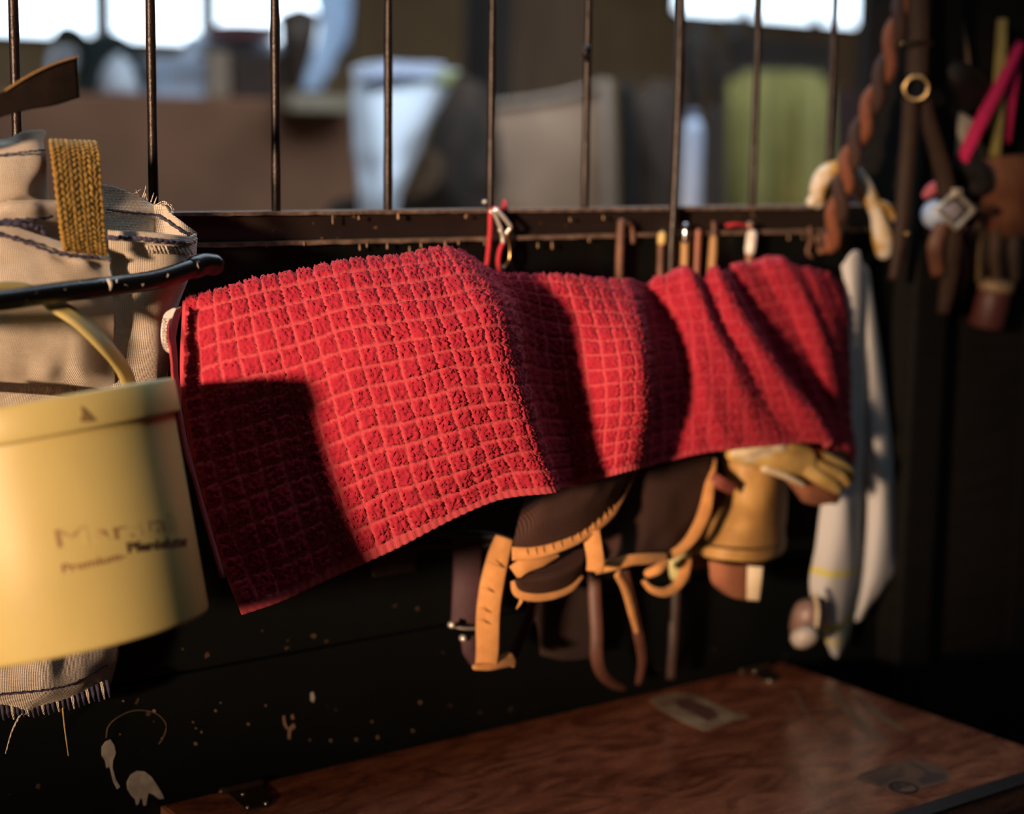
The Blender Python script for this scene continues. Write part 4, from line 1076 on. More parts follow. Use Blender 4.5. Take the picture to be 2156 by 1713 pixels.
striped('right_fold', [[(1806, 560, 0.038), (1816, 555, 0.041), (1824, 560, 0.038), (1830, 575, 0.027)],
                       [(1812, 700, 0.034), (1830, 700, 0.045), (1845, 705, 0.041), (1852, 710, 0.027)],
                       [(1820, 900, 0.030), (1842, 905, 0.048), (1862, 905, 0.045), (1874, 905, 0.027)],
                       [(1826, 1060, 0.030), (1850, 1060, 0.048), (1872, 1062, 0.047), (1882, 1065, 0.027)],
                       [(1815, 1190, 0.034), (1842, 1190, 0.050), (1868, 1188, 0.047), (1886, 1182, 0.027)],
                       [(1806, 1260, 0.034), (1825, 1260, 0.047), (1845, 1252, 0.043), (1862, 1240, 0.030)],
                       [(1798, 1302, 0.034), (1804, 1308, 0.040), (1812, 1304, 0.038), (1820, 1296, 0.030)]], [])
# rounded little jar below the gloves
jar = thing('plastic_jar', 'small rounded white and brown plastic jar beside the white towel', 'jar', at(1705, 1390, .07))
lathe('body', [(.0005, -.032), (.014, -.031), (.020, -.026), (.023, -.012), (.022, .008), (.018, .022), (.010, .030), (.0005, .032)], mat('smoky_plastic', (0.30, 0.20, 0.17), (0.22, 0.13, 0.11), rough=.35, scale=30), jar, seg=28, origin=at(1698, 1305, .08), axis=(-.15, -.25, 1))
lathe('cap', [(.0005, .012), (.012, .011), (.018, .006), (.020, -.004), (.017, -.010), (.0005, -.012)][::-1], mat('milky_cap', (0.62, 0.56, 0.50), rough=.4), jar, seg=28, origin=at(1694, 1342, .102), axis=(-.15, -.6, -.6))
tube('loop', [(1716, 1250, .10), (1722, 1290, .106), (1716, 1330, .106), (1708, 1350, .102)], .0030, GLP, jar)

# ================================================================== gloves and tack hanging at the post
GW = mat('white_yellow_fabric', (0.62, 0.56, 0.46), (0.50, 0.30, 0.07), rough=.85, scale=28, lo=.46, hi=.56, bump=.3, bscale=150)
g2 = thing('cotton_glove', 'white and yellow cotton glove draped over the rail by the post', 'glove', at(1790, 440, .03))
blob('palm', [([(1722, 425, .02), (1724, 390, .03), (1745, 362, .035), (1785, 360, .04), (1812, 385, .04), (1830, 420, .04)], [.011, .013, .014, .014, .014, .014], 1.0)], GW, g2, voxel=.003)
blob('cuff', [([(1828, 415, .042), (1846, 450, .045), (1858, 500, .045), (1862, 528, .042)], [.010, .010, .015, .013], 1.1)], GW, g2, voxel=.003)
blob('finger', [([(1838, 428, .045), (1866, 436, .045), (1882, 460, .042)], [.008, .007, .006], 1)], GW, g2, voxel=.0025)
blob('finger', [([(1716, 420, .022), (1708, 425, .022)], [.010, .008], 1)], GW, g2, voxel=.0025)

# two-tone plaited rope
RT1 = mat('rust_orange_rope', (0.20, 0.062, 0.024), (0.15, 0.045, 0.018), rough=.85, scale=120, bump=.4)
RT2 = mat('dark_brown_rope', (0.05, 0.020, 0.012), (0.035, 0.015, 0.01), rough=.85, scale=120, bump=.4)
rp = thing('plaited_lead_rope', 'rust and brown plaited lead rope slanting across the bars', 'rope', at(1745, 515, .05))
C = catmull([at(1925, -60, .05), at(1892, 40, .055), at(1862, 150, .06), at(1822, 250, .062), at(1788, 340, .066), at(1768, 420, .07), at(1744, 515, .06)], 160)
T = frames(C)
for s in range(2):
    P = []
    for i in range(160):
        a = i * 0.18 + s * math.pi
        view = CAM - C[i]; view /= np.linalg.norm(view)
        u = np.cross(T[i], view); u /= np.linalg.norm(u)
        P.append(Vector(C[i] + u * math.cos(a) * .0072 + view * math.sin(a) * .005))
    tube('strand', P, .0095, RT1 if s == 0 else RT2, rp, world=True, smooth=False, seg=10)
blob('knot', [([(1742, 500, .06), (1748, 520, .064), (1738, 522, .06)], [.009, .010, .008], 1)], RT1, rp, voxel=.0025)

BRL = mat('brown_bridle_leather', (0.034, 0.017, 0.009), (0.026, 0.012, 0.007), rough=.6, spec=.25, scale=60, bump=.2, bscale=200)
BRASS = mat('dull_brass', (0.55, 0.38, 0.17), rough=.3, metal=1, scale=40)
hl = thing('ring_halter', 'brown leather halter with a round brass ring on the post', 'halter', at(1930, 600, .07))
strap('crown_strap', [(1935, -60, .075), (1934, 40, .078), (1932, 110, .082), (1930, 165, .085)], 46, BRL, hl, thick=.005)
tube('keeper_bar', [(1900, 92, .09), (1930, 88, .094), (1962, 90, .09)], .0022, BRASS, hl)
ring('brass_ring', at(1929, 186, .092), Vector(CAM) - at(1929, 186, .092), .0165, .0033, BRASS, hl)
strap('cheek_strap', [(1918, 205, .086), (1912, 300, .084), (1904, 400, .082), (1894, 500, .08), (1880, 590, .076)], [34, 34, 32, 28, 20], BRL, hl, thick=.005)
lathe('stud', [(.0001, .004), (.003, .003), (.0045, 0), (.0045, -.003)][::-1], BRASS, hl, seg=14, origin=at(1909, 492, .088), axis=(0, -1, 0))
h3 = thing('buckle_halter', 'brown leather halter with a bright square buckle right of the post', 'halter', at(2010, 600, .08))
strap('cheek_strap', [(1944, 208, .088), (1962, 280, .094), (1982, 350, .10), (1998, 425, .105)], [30, 34, 38, 40], BRL, h3, thick=.005)
SILV = mat('silver_buckle', (0.85, 0.78, 0.62), (0.75, 0.68, 0.54), rough=.28, metal=.5, scale=40)
bc = at(2012, 441, .112)
fr = []
for (x, y) in [(1974, 440), (2012, 404), (2050, 442), (2012, 480)]:
    fr.append(at(x, y, .112))
for i in range(4):
    tube('buckle_side', [fr[i], fr[(i + 1) % 4]], .0040, SILV, h3, world=True, smooth=False)
box('buckle_keeper', at(2012, 405, .115)[0] - .008, at(2012, 405, .115)[0] + .008, -.122, -.112, at(2012, 405, .115)[2] - .006, at(2012, 405, .115)[2] + .006, SILV, h3, bevel=.002)
cloth('buckle_plate', [[(1990, 440, .108), (2012, 418, .109)], [(2012, 466, .108), (2034, 442, .109)]], mat('grey_plate', (0.50, 0.46, 0.52), rough=.5), h3, thick=.003, nu=4, nv=4)
strap('nose_strap', [(2008, 478, .105), (2004, 530, .10), (1996, 600, .09), (1985, 660, .08)], [36, 40, 36, 26], BRL, h3, thick=.005)
strap('chin_strap', [(1985, 470, .10), (1968, 520, .095), (1975, 580, .09)], [30, 34, 28], mat('chestnut_leather', (0.13, 0.05, 0.025), (0.09, 0.035, 0.02), rough=.55, scale=50), h3, thick=.005)

# russet saddle bag, feed scoop and the bright straps to its right
RUS = mat('russet_leather', (0.30, 0.12, 0.055), (0.20, 0.07, 0.035), rough=.6, scale=20, bump=.3)
sb = thing('saddle_flap', 'russet leather saddle flap at the right behind the square buckle', 'saddle flap', at(2110, 560, .05))
cloth('flap', [[(2075, 335, .05), (2120, 328, .06), (2180, 325, .06), (2240, 325, .05)], [(2050, 395, .06), (2110, 390, .075), (2180, 390, .075), (2240, 390, .06)], [(2040, 450, .06), (2100, 455, .075), (2170, 455, .075), (2240, 455, .06)], [(2080, 490, .05), (2120, 500, .06), (2170, 500, .06), (2240, 495, .05)]], RUS, sb, thick=.006, nu=30, nv=30, wr=.002)
blob('dark_pad', [([(2020, 350, .06), (2050, 360, .065), (2062, 385, .065), (2040, 400, .06)], [.018, .022, .022, .016], 1)], mat('black_pad', (0.012, 0.009, 0.008), rough=.8), sb, voxel=.004)
tube('roll', [(2035, 450, .085), (2060, 442, .09), (2085, 440, .088)], .008, mat('chestnut_leather', (0.13, 0.05, 0.025)), sb)
tag(lathe('feed_scoop', [(.0005, .020), (.010, .018), (.018, .010), (.022, -.004), (.022, -.012), (.018, -.016), (.0005, -.016)][::-1], mat('pale_blue_plastic', (0.48, 0.60, 0.80), (0.42, 0.54, 0.74), rough=.35, scale=20), seg=28, origin=at(1974, 450, .07), axis=(-.5, -.8, .2)), 'pale blue plastic scoop behind the square buckle', 'scoop')
tag(blob('pink_mitt', [([(1950, 410, .07), (1964, 398, .075), (1985, 385, .075)], [.007, .010, .008], 1)], mat('dusty_pink_cloth', (0.50, 0.12, 0.16), (0.42, 0.09, 0.12), rough=.9, scale=40), voxel=.0025), 'dusty pink cloth tucked above the blue scoop', 'cloth')
PNK = mat('magenta_webbing', (0.62, 0.010, 0.10), (0.50, 0.008, 0.08), rough=.8, scale=120, bump=.3)
tag(strap('magenta_lead', [(2150, 90, .06), (2100, 190, .07), (2060, 265, .075), (2025, 340, .07)], [18, 26, 30, 28], PNK, thick=.004), 'magenta webbing lead slanting down to the pad', 'lead')
tag(strap('magenta_lead', [(2140, 100, .045), (2132, 170, .05), (2124, 240, .05), (2120, 300, .045)], [20, 24, 22, 14], PNK, thick=.004), 'upright magenta webbing lead at the right edge', 'lead')
tag(strap('olive_lead', [(2110, 40, .05), (2106, 140, .056), (2100, 240, .058), (2094, 330, .05)], [20, 26, 28, 24], mat('olive_webbing', (0.30, 0.24, 0.07), (0.24, 0.19, 0.055), rough=.85, scale=100), thick=.004), 'olive webbing lead hanging between the magenta leads', 'lead')
tag(cloth('cream_cloth', [[(1980, 225, .03), (2020, 235, .04), (2060, 262, .04)], [(1990, 290, .04), (2030, 300, .05), (2070, 310, .045)], [(2000, 350, .035), (2035, 352, .045), (2076, 340, .04)]], mat('cream_linen', (0.58, 0.52, 0.40), (0.48, 0.42, 0.30), rough=.95, scale=24), thick=.004, nu=24, nv=24, wr=.002, cell=6), 'cream cloth behind the magenta lead', 'cloth')
tag(blob('black_bridle', [([(1975, 140, .03), (2010, 160, .04), (2050, 185, .045), (2080, 230, .04)], [.016, .026, .024, .012], 1), ([(2000, 200, .03), (2030, 215, .035)], [.02, .02], 1)], mat('black_leather', (0.010, 0.008, 0.007), rough=.5), voxel=.005), 'black leather bridle bundle above the cream cloth', 'bridle')
tag(strap('grey_brown_strap', [(1985, -40, .03), (1990, 40, .035), (1988, 100, .035), (1986, 150, .03)], [30, 30, 28, 18], mat('grey_brown_web', (0.13, 0.10, 0.06), (0.10, 0.07, 0.045), rough=.8), thick=.004), 'grey-brown strap with an oval end just right of the post', 'strap')
tag(strap('thin_brown_strap', [(2005, -40, .03), (2020, 40, .034), (2032, 110, .034), (2042, 170, .03)], [14, 16, 16, 12], mat('thin_brown_web', (0.17, 0.12, 0.07), rough=.8), thick=.004), 'thin slanting brown strap at the upper right', 'strap')
hb = thing('brush_bundle', 'bundle of brown bristle brushes hanging at the right edge', 'brushes', at(2080, 640, .04))
for i, (x, c) in enumerate([(1992, (0.10, 0.03, 0.03)), (2030, (0.16, 0.04, 0.035)), (2062, (0.22, 0.14, 0.07)), (2100, (0.09, 0.05, 0.03)), (2140, (0.07, 0.045, 0.03))]):
    cloth('bristle_head', [[(x - 16, 480, .05), (x, 470, .062), (x + 18, 480, .05)], [(x - 20, 530, .055), (x, 530, .07), (x + 20, 530, .055)], [(x - 12, 590, .045), (x, 596, .055), (x + 14, 590, .045)]], mat('bristle_%d' % i, c, rough=.9, scale=60, stretch=(6, 6, .6)), hb, thick=.006, nu=12, nv=14, wr=.001, cell=4)
ja = thing('storage_tin', 'dim round tin with a tan lid low on the right wall', 'tin', at(2090, 700, .03))
lathe('tin', [(.0005, -.035), (.026, -.035), (.028, -.030), (.028, .020), (.026, .024), (.0005, .024)], mat('maroon_tin', (0.10, 0.03, 0.025), rough=.5), ja, seg=30, origin=at(2085, 640, .045), axis=(0, -.2, 1))
lathe('tin_lid', [(.0005, .024), (.029, .024), (.030, .028), (.030, .036), (.027, .039), (.0005, .040)], mat('tan_lid', (0.30, 0.20, 0.10), rough=.5), ja, seg=30, origin=at(2085, 640, .045), axis=(0, -.2, 1))

# ================================================================== beyond the bars
LEDGE = 1.532
BENCH = 1.10
def foot(px, Y):
    p = at(px, 500, -Y)
    return Vector((p[0], Y, BENCH + .004))
def up(px, Y, dx=0.0):
    return at(px, 200, -Y)[0] + dx
WPL = mat('white_plastic', (0.70, 0.72, 0.76), (0.62, 0.64, 0.70), rough=.5, scale=10)
# long storage bench that the sacks and panels stand on, its planks apart
bn = thing('storage_bench', 'long plank storage bench behind the bars carrying the sacks', 'bench', (3.2, 2.2, 0))
BNM = mat('bench_wood', (0.16, 0.10, 0.06), (0.12, 0.07, 0.04), rough=.8, scale=6, stretch=(.3, 2, 2))
for k in range(6):
    box('plank', 1.5, 5.6, 1.62 + k * .2, 1.62 + k * .2 + .195, BENCH - .04, BENCH, BNM, bn, bevel=.003)
for xx in (1.6, 3.5, 5.4):
    for yy in (1.7, 2.7):
        box('leg', xx, xx + .08, yy, yy + .08, 0, BENCH - .04, BNM, bn)
# on the partition wall
jg = thing('white_jug', 'white rounded plastic jug standing on the partition wall', 'jug', (up(250, 3.12), 3.12, LEDGE))
lathe('body', [(.001, 0), (.056, .001), (.060, .008), (.058, .030), (.048, .068), (.034, .095), (.018, .108), (.001, .111)], WPL, jg, seg=32, origin=(up(250, 3.12), 3.12, LEDGE))
lathe('cap', [(.001, .104), (.012, .105), (.013, .118), (.001, .120)], WPL, jg, seg=20, origin=(up(250, 3.12), 3.12, LEDGE))
jk = thing('dark_jacket', 'dark green jacket heaped on the partition wall behind the jug', 'jacket', at(240, 205, -3.28))
JM = mat('dark_green_cloth', (0.010, 0.018, 0.015), (0.006, 0.011, 0.009), rough=.9, scale=12)
blob('heap', [([(180, 170, -3.28), (205, 110, -3.28), (235, 100, -3.28), (270, 120, -3.28), (300, 175, -3.28)], [.035, .045, .05, .045, .03], 1), ([(110, 85, -3.3), (135, 65, -3.3), (165, 75, -3.3), (185, 110, -3.28)], [.012, .022, .022, .03], 1), ([(175, 195, -3.25), (200, 180, -3.25)], [.03, .035], 1), ([(215, 150, -3.27), (265, 150, -3.27)], [.045, .045], 1), ([(215, 190, -3.27), (265, 190, -3.27)], [.03, .03], 1), ([(295, 195, -3.25), (290, 160, -3.25)], [.025, .03], 1)], JM, jk, voxel=.008)
tube('collar', [(105, 150, -3.3), (110, 115, -3.3), (128, 108, -3.3), (152, 112, -3.3), (154, 135, -3.3), (130, 150, -3.3)], .012, mat('white_trim', (0.6, 0.62, 0.65), rough=.7), jk)
# slotted crate
cr = thing('slotted_crate', 'white slotted plastic crate on the partition wall', 'crate', (up(372, 3.15), 3.15, LEDGE))
xa, xb = up(318, 3.08), up(428, 3.08)
CRM = mat('blue_white_plastic', (0.55, 0.62, 0.74), (0.48, 0.55, 0.68), rough=.5, scale=10)
box('floor_panel', xa, xb, 3.06, 3.30, LEDGE, LEDGE + .008, CRM, cr)
for z in (LEDGE + .008, LEDGE + .098):
    box('band', xa, xb, 3.06, 3.068, z, z + .014, CRM, cr)
    box('band', xa, xb, 3.292, 3.30, z, z + .014, CRM, cr)
    box('band', xa, xa + .008, 3.068, 3.292, z, z + .014, CRM, cr)
    box('band', xb - .008, xb, 3.068, 3.292, z, z + .014, CRM, cr)
for k in range(9):
    x = xa + (xb - xa - .008) * k / 8
    box('slat', x, x + .009, 3.061, 3.067, LEDGE + .02, LEDGE + .10, CRM, cr)
    box('slat', x, x + .009, 3.293, 3.299, LEDGE + .02, LEDGE + .10, CRM, cr)
TB = mat('pale_timber', (0.38, 0.28, 0.19), (0.30, 0.21, 0.14), rough=.8, scale=10, stretch=(1, 1, .2))
xa, xb = up(428, 3.05), up(482, 3.05)
tag(box('timber_block', xa + .012, xb, 3.04, 3.10, LEDGE, LEDGE + .135, TB, bevel=.004), 'pale timber block standing beside the slotted crate', 'block')
xa2, xb2 = up(484, 3.1), up(586, 3.1)
wc = thing('wooden_box', 'dark brown wooden box on the partition wall', 'box', ((xa2 + xb2) / 2, 3.18, LEDGE))
DB = mat('dark_box_wood', (0.06, 0.03, 0.02), (0.045, 0.022, 0.015), rough=.8, scale=10)
for z in (0, .045, .090):
    box('plank', xa2, xb2, 3.08, 3.28, LEDGE + z, LEDGE + z + .043, DB, wc, bevel=.003)
sk = thing('folded_sack', 'pale blue-white feed sack folded over the boxes', 'sack', at(480, 130, -3.15))
SKM = mat('blue_white_sack', (0.62, 0.66, 0.74), (0.50, 0.54, 0.62), rough=.7, scale=8, bump=.2, bscale=30)
blob('sack', [([(385, 128, -3.16), (420, 108, -3.16), (470, 96, -3.16), (530, 96, -3.16), (580, 104, -3.16)], [.022, .034, .036, .034, .024], 1), ([(400, 90, -3.2), (460, 78, -3.2), (520, 76, -3.2)], [.02, .03, .026], 1)], SKM, sk, voxel=.006)
tag(cloth('red_brown_cloth', [[(430, 60, -3.12), (490, 48, -3.10), (580, 52, -3.12)], [(436, 72, -3.09), (500, 66, -3.07), (584, 68, -3.09)], [(450, 76, -3.08), (510, 80, -3.06), (584, 80, -3.08)]], mat('red_brown_wool', (0.10, 0.022, 0.022), rough=.9), thick=.006, nu=20, nv=12, wr=.003, cell=5), 'red-brown cloth lying on the folded sack', 'cloth')
# hide-like saddle leaning by the sheet
sd = thing('brown_saddle', 'brown saddle standing on the partition wall end', 'saddle', at(630, 185, -3.2))
cloth('seat', [[(586, 30, -3.2), (610, 22, -3.16), (640, 20, -3.16), (670, 30, -3.2)], [(588, 70, -3.16), (612, 68, -3.10), (645, 66, -3.10), (668, 72, -3.16)], [(590, 130, -3.16), (610, 128, -3.11), (636, 126, -3.11), (654, 125, -3.16)], [(592, 188, -3.18), (606, 188, -3.14), (622, 188, -3.14), (634, 186, -3.18)]], mat('saddle_leather', (0.10, 0.065, 0.04), (0.05, 0.03, 0.02), rough=.6, scale=6), sd, thick=.02, nu=20, nv=30)
blob('cantle', [([(588, 40, -3.22), (630, 26, -3.22), (668, 38, -3.22)], [.016, .02, .016], 1)], mat('cantle_leather', (0.16, 0.12, 0.085), rough=.6), sd, voxel=.006)
tag(cloth('plastic_sheet', [[(655, -40, -3.3), (700, -40, -3.3), (745, -40, -3.32)], [(672, 60, -3.3), (700, 60, -3.29), (738, 60, -3.32)], [(650, 130, -3.28), (680, 135, -3.27), (705, 135, -3.3)], [(628, 188, -3.26), (650, 190, -3.25), (680, 190, -3.28)]], mat('pale_blue_sheet', (0.55, 0.70, 0.92), (0.48, 0.64, 0.88), rough=.4, scale=4), thick=.004, nu=20, nv=40, wr=.004, cell=6), 'pale blue plastic sheet leaning behind the saddle', 'sheet')
tag(box('tan_shelf_board', up(592, 2.96), up(742, 2.96), 2.90, 2.985, 1.495, 1.545, mat('tan_shelf', (0.40, 0.32, 0.22), (0.33, 0.26, 0.17), rough=.8, scale=8), bevel=.004), 'tan shelf board fixed to the end of the partition wall', 'board')
# big standing feed sack
fs = thing('feed_sack', 'big white feed sack with a green print in the aisle', 'sack', foot(800, 1.9))
FS = mat('white_woven_sack', (0.84, 0.87, 0.92), (0.76, 0.80, 0.87), rough=.6, scale=6, bump=.2, bscale=40)
cloth('front', [[(742, 145, -2.148), (770, 132, -2.098), (840, 138, -2.074), (910, 142, -2.080), (972, 148, -2.146)],
                [(738, 190, -2.092), (780, 185, -2.016), (845, 176, -1.993), (905, 182, -2.008), (945, 190, -2.092)],
                [(742, 260, -2.036), (785, 260, -1.936), (840, 260, -1.906), (885, 260, -1.936), (905, 265, -2.032)],
                [(748, 340, -1.972), (785, 340, -1.882), (825, 340, -1.852), (855, 340, -1.882), (868, 345, -1.968)],
                [(754, 420, -1.908), (785, 425, -1.834), (812, 425, -1.804), (832, 425, -1.834), (842, 420, -1.908)],
                [foot(760, 1.90), foot(785, 1.86), foot(808, 1.84), foot(822, 1.86), foot(832, 1.90)]], FS, fs, thick=.01, nu=40, nv=60, wr=.004, cell=8)
cloth('folded_top', [[(750, 150, -2.064), (800, 128, -2.042), (870, 130, -2.040), (940, 138, -2.074)], [(770, 172, -2.006), (810, 162, -1.974), (870, 160, -1.976), (925, 168, -2.010)]], mat('sack_top', (0.45, 0.48, 0.60), (0.4, 0.42, 0.52), rough=.7), fs, thick=.006, nu=24, nv=10, wr=.003, cell=5)
cloth('green_print', [[(915, 150, -2.024), (968, 150, -2.074)], [(905, 180, -1.995), (948, 182, -2.048)]], mat('olive_print', (0.42, 0.44, 0.16), rough=.7), fs, thick=.004, nu=8, nv=6)
ds = thing('dark_sack', 'dark brown sack slumped against the white feed sack', 'sack', foot(900, 2.240))
DS = mat('dark_brown_jute', (0.060, 0.036, 0.022), (0.030, 0.018, 0.012), rough=.95, scale=8, bump=.3)
cloth('body', [[(945, 175, -2.340), (975, 165, -2.300), (1010, 180, -2.300), (1040, 200, -2.340)], [(905, 270, -2.300), (945, 260, -2.220), (1000, 260, -2.200), (1050, 270, -2.300)], [(865, 370, -2.280), (910, 365, -2.180), (975, 365, -2.160), (1050, 370, -2.280)], [(838, 440, -2.280), (890, 440, -2.180), (970, 440, -2.160), (1050, 440, -2.280)], [foot(838, 2.280), foot(890, 2.220), foot(970, 2.200), foot(1050, 2.280)]], DS, ds, thick=.012, nu=30, nv=36, wr=.006, cell=6)
cloth('worn_patch', [[(880, 335, -2.140), (905, 315, -2.120), (928, 330, -2.120)], [(868, 375, -2.140), (900, 365, -2.120), (930, 370, -2.120)], [(850, 420, -2.140), (885, 418, -2.120), (915, 400, -2.120)]], mat('tan_patch', (0.20, 0.115, 0.06), rough=.9), ds, thick=.004, nu=10, nv=10)
# low bundle at the foot of the white sack
tag(blob('small_dark_bundle', [([(690, 465, -2.0), (715, 440, -2.0), (745, 436, -2.0), (770, 446, -2.0)], [.02, .026, .026, .02], 1), ([foot(715, 2.0) + Vector((0, 0, .03)), at(720, 455, -2.0)], [.03, .03], 1), ([foot(745, 2.0) + Vector((0, 0, .03)), at(742, 450, -2.0)], [.03, .03], 1)], DS, voxel=.005), 'small dark bundle at the foot of the white sack', 'bundle')
# upright timber, boards and the curved tan panel
tag(box('aisle_post', up(1012, 3.6), up(1062, 3.6), 3.55, 3.72, 0, 3.38, mat('aisle_post_wood', (0.035, 0.022, 0.015), (0.025, 0.015, 0.01), rough=.8, scale=8), bevel=.008), 'dark timber post in the aisle behind the bars', 'post')
tag(box('aisle_post', up(1812, 3.4), up(1842, 3.4), 3.35, 3.45, 0, 3.38, MATS['aisle_post_wood'], bevel=.008), 'slim dark timber post right of the green blanket', 'post')
bd = thing('board_screen', 'brown boarded screen behind the curved tan panel', 'screen', (up(1150, 4.0), 4.0, 0))
for k in range(5):
    x0_, x1_ = up(1064, 4.0), up(1236, 4.0)
    w_ = (x1_ - x0_) / 5
    box('board', x0_ + k * w_, x0_ + (k + 1) * w_ - .008, 3.98, 4.01, 0, 2.12, mat('screen_wood', (0.20, 0.11, 0.055), (0.15, 0.08, 0.04), rough=.8, scale=6, stretch=(4, 4, .5)), bd, bevel=.003)
cp = thing('curved_panel', 'tan curved panel standing behind the bars', 'panel', foot(1180, 2.4))
cloth('panel', [[(1040, 222, -2.45), (1110, 214, -2.42), (1190, 200, -2.40), (1262, 174, -2.36), (1290, 172, -2.34)],
                [(1040, 300, -2.40), (1110, 298, -2.36), (1190, 292, -2.34), (1262, 285, -2.32), (1294, 285, -2.32)],
                [(1040, 440, -2.34), (1110, 440, -2.30), (1190, 440, -2.28), (1262, 440, -2.28), (1298, 440, -2.30)],
                [foot(1040, 2.34), foot(1110, 2.30), foot(1190, 2.28), foot(1262, 2.28), foot(1300, 2.30)]], mat('tan_hardboard', (0.38, 0.22, 0.125), (0.28, 0.155, 0.085), rough=.7, scale=5), cp, thick=.012, nu=40, nv=40)
tube('edge_rail', [(1272, 176, -2.32), (1276, 285, -2.29), (1280, 430, -2.27), foot(1282, 2.27) + Vector((0, 0, .016))], .015, mat('pale_edge', (0.50, 0.36, 0.26), rough=.6), cp)
tube('top_rail', [(1040, 222, -2.44), (1110, 214, -2.41), (1190, 200, -2.39), (1268, 176, -2.34)], .012, MATS['pale_edge'], cp)
# dark boots, brown coat, bottle, blanket
def boot(px, label, Y=-2.2, w=30):
    t = thing('riding_boot', label, 'boot', foot(px, -Y))
    blob('shaft', [([(px, 185, Y), (px + 4, 260, Y), (px + 6, 360, Y), foot(px + 8, -Y) + Vector((0, 0, .05))], [.020, .028, .030, .030], 1)], mat('black_rubber', (0.010, 0.008, 0.007), rough=.6), t, voxel=.006)
    blob('foot', [([foot(px + 8, -Y) + Vector((0, 0, .031)), foot(px - 6, -Y - .1) + Vector((0, 0, .031))], [.03, .03], 1)], MATS['black_rubber'], t, voxel=.006)
boot(1318, 'black boot shaft right beside the curved tan panel')
ct = thing('brown_coat', 'brown coat hanging between the boot and the bottle', 'coat', foot(1380, 2.5))
cloth('coat', [[(1330, 200, -2.5), (1370, 170, -2.46), (1410, 180, -2.46), (1440, 215, -2.5)], [(1336, 290, -2.48), (1372, 285, -2.42), (1412, 285, -2.42), (1442, 295, -2.48)], [(1345, 400, -2.48), (1378, 400, -2.42), (1415, 400, -2.42), (1436, 400, -2.48)], [foot(1350, 2.48), foot(1380, 2.42), foot(1415, 2.42), foot(1434, 2.48)]], mat('brown_canvas', (0.09, 0.055, 0.035), (0.06, 0.036, 0.024), rough=.9, scale=8), ct, thick=.01, nu=24, nv=30, wr=.01, cell=6)
BZ = at(1458, 300, -1.8)[2]
bt = thing('white_bottle', 'pale blue-white plastic bottle behind the thin rod', 'bottle', foot(1456, 1.8))
lathe('body', [(.001, BENCH - BZ), (.026, BENCH - BZ), (.029, BENCH - BZ + .01), (.029, .02), (.024, .05), (.012, .065), (.001, .066)], mat('blue_white_bottle', (0.60, 0.70, 0.88), (0.52, 0.62, 0.80), rough=.4, scale=8), bt, seg=28, origin=at(1458, 300, -1.8))
lathe('cap', [(.001, .066), (.012, .066), (.013, .085), (.001, .087)], mat('blue_cap', (0.35, 0.45, 0.65), rough=.5), bt, seg=20, origin=at(1458, 300, -1.8))
dk = thing('dark_bridle_rack', 'dark tack bundle hanging above the pale bottle', 'tack', at(1490, 250, -2.78))
blob('bundle', [([(1450, 90, -2.78), (1460, 150, -2.78), (1462, 215, -2.78)], [.03, .04, .03], 1), ([(1500, 100, -2.78), (1510, 170, -2.78), (1515, 240, -2.78)], [.022, .03, .025], 1)], mat('dark_tack', (0.045, 0.028, 0.022), rough=.7), dk, voxel=.008)
cloth('hanging_strip', [[(1488, 230, -2.32), (1528, 230, -2.32)], [(1490, 340, -2.32), (1530, 340, -2.32)], [foot(1492, 2.32), foot(1532, 2.32)]], mat('dark_brown_cloth', (0.055, 0.035, 0.024), rough=.9), dk, thick=.008, nu=8, nv=20)
bl = thing('green_blanket', 'olive green horse blanket hanging behind the bars', 'blanket', foot(1640, 2.5))
OLV = mat('olive_blanket', (0.30, 0.25, 0.07), (0.23, 0.19, 0.05), rough=.95, scale=6, bump=.2)
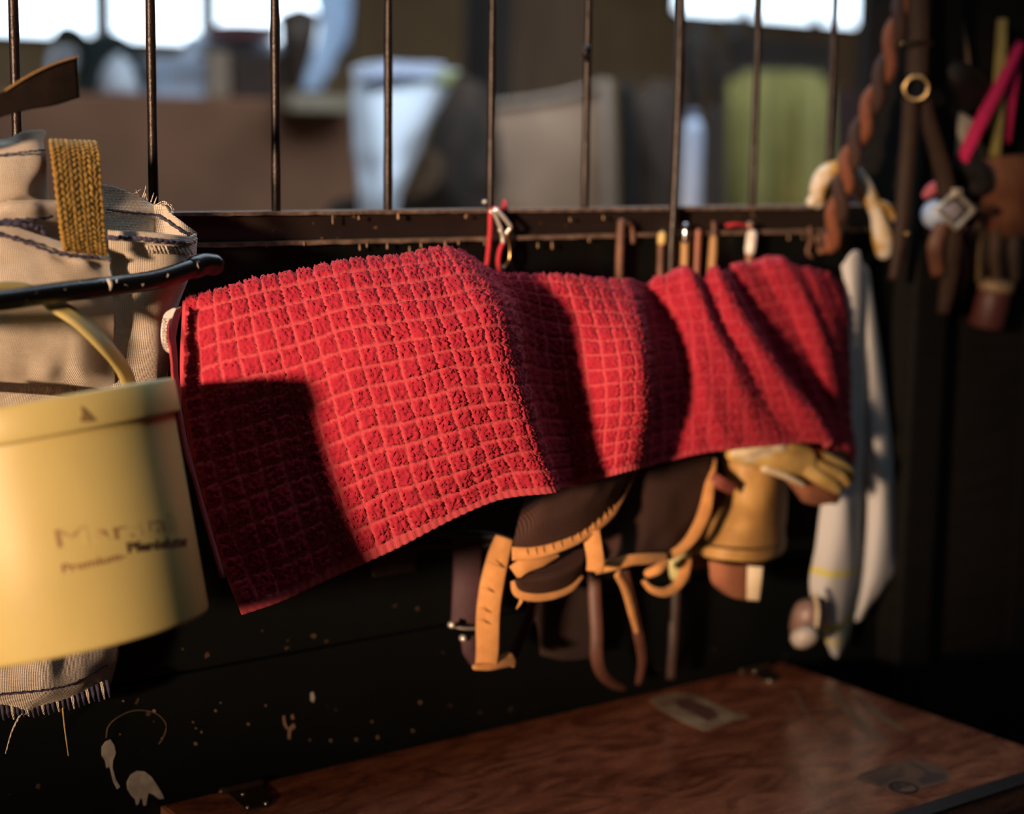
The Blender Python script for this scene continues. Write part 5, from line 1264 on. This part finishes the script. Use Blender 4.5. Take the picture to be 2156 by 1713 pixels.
S = grid_surface([[(1530, 158, -2.6), (1580, 150, -2.56), (1640, 150, -2.56), (1700, 152, -2.56), (1750, 160, -2.6)], [(1532, 240, -2.55), (1580, 235, -2.48), (1640, 235, -2.54), (1700, 235, -2.46), (1752, 240, -2.55)], [(1534, 400, -2.52), (1580, 400, -2.42), (1640, 400, -2.52), (1700, 400, -2.40), (1754, 400, -2.52)], [foot(1536, 2.52), foot(1580, 2.42), foot(1640, 2.52), foot(1700, 2.40), foot(1756, 2.52)]], 70, 50)
ph = np.arange(70)[None, :] * .55 + np.arange(50)[:, None] * .02
S = S + normals(S) * (0.018 * np.sin(ph) * np.linspace(.3, 1, 50)[:, None])[:, :, None]
shell('blanket', S, .008, OLV, bl)
tube('hanging_pole', [(1520, 156, -2.58), (1640, 149, -2.58), (1760, 156, -2.58)], .012, MATS['aisle_post_wood'], bl)
# grey rails on the far wall, each a board
gb = thing('grey_board_rack', 'grey boards fixed in rows on the far wall above the blanket', 'boards', (up(1640, 5.96), 5.96, 1.9))
GB = mat('grey_board', (0.30, 0.29, 0.28), (0.25, 0.235, 0.22), rough=.8, scale=5, stretch=(.3, 1, 1))
for i, (ya, yb) in enumerate(((82, 112), (115, 142))):
    p, q = at(1540, yb, -5.96), at(1760, ya, -5.96)
    box('board', p[0], q[0], 5.955, 5.998, p[2], q[2] - .01, GB, gb, bevel=.003)
for (xx, y0_, y1_) in ((1472, 30, 95), (1545, 30, 82)):
    p, q = at(xx - 18, y1_, -5.975), at(xx + 18, y0_, -5.975)
    tag(box('pale_curtain', p[0], q[0], 5.97, 5.985, p[2], q[2], mat('pale_curtain', (0.62, 0.62, 0.60), rough=.9), bevel=.002), 'pale cloth strip hanging under the high window, %s' % ('left one' if xx < 1500 else 'right one'), 'cloth')
cb = thing('maroon_cabinet', 'dark maroon cabinet behind the slanting rope', 'cabinet', (up(1810, 2.9), 3.0, 0))
p, q = at(1758, 190, -2.9), at(1880, 190, -2.9)
MC = mat('maroon_paint', (0.045, 0.018, 0.016), (0.035, 0.014, 0.012), rough=.6, scale=8)
box('body', p[0], q[0], 2.92, 3.3, 0, p[2], MC, cb, bevel=.004)
for i in range(2):
    w_ = (q[0] - p[0]) / 2
    d_ = box('door', p[0] + i * w_ + .004, p[0] + (i + 1) * w_ - .004, 2.90, 2.918, .05, p[2] - .02, MC, cb, bevel=.003)
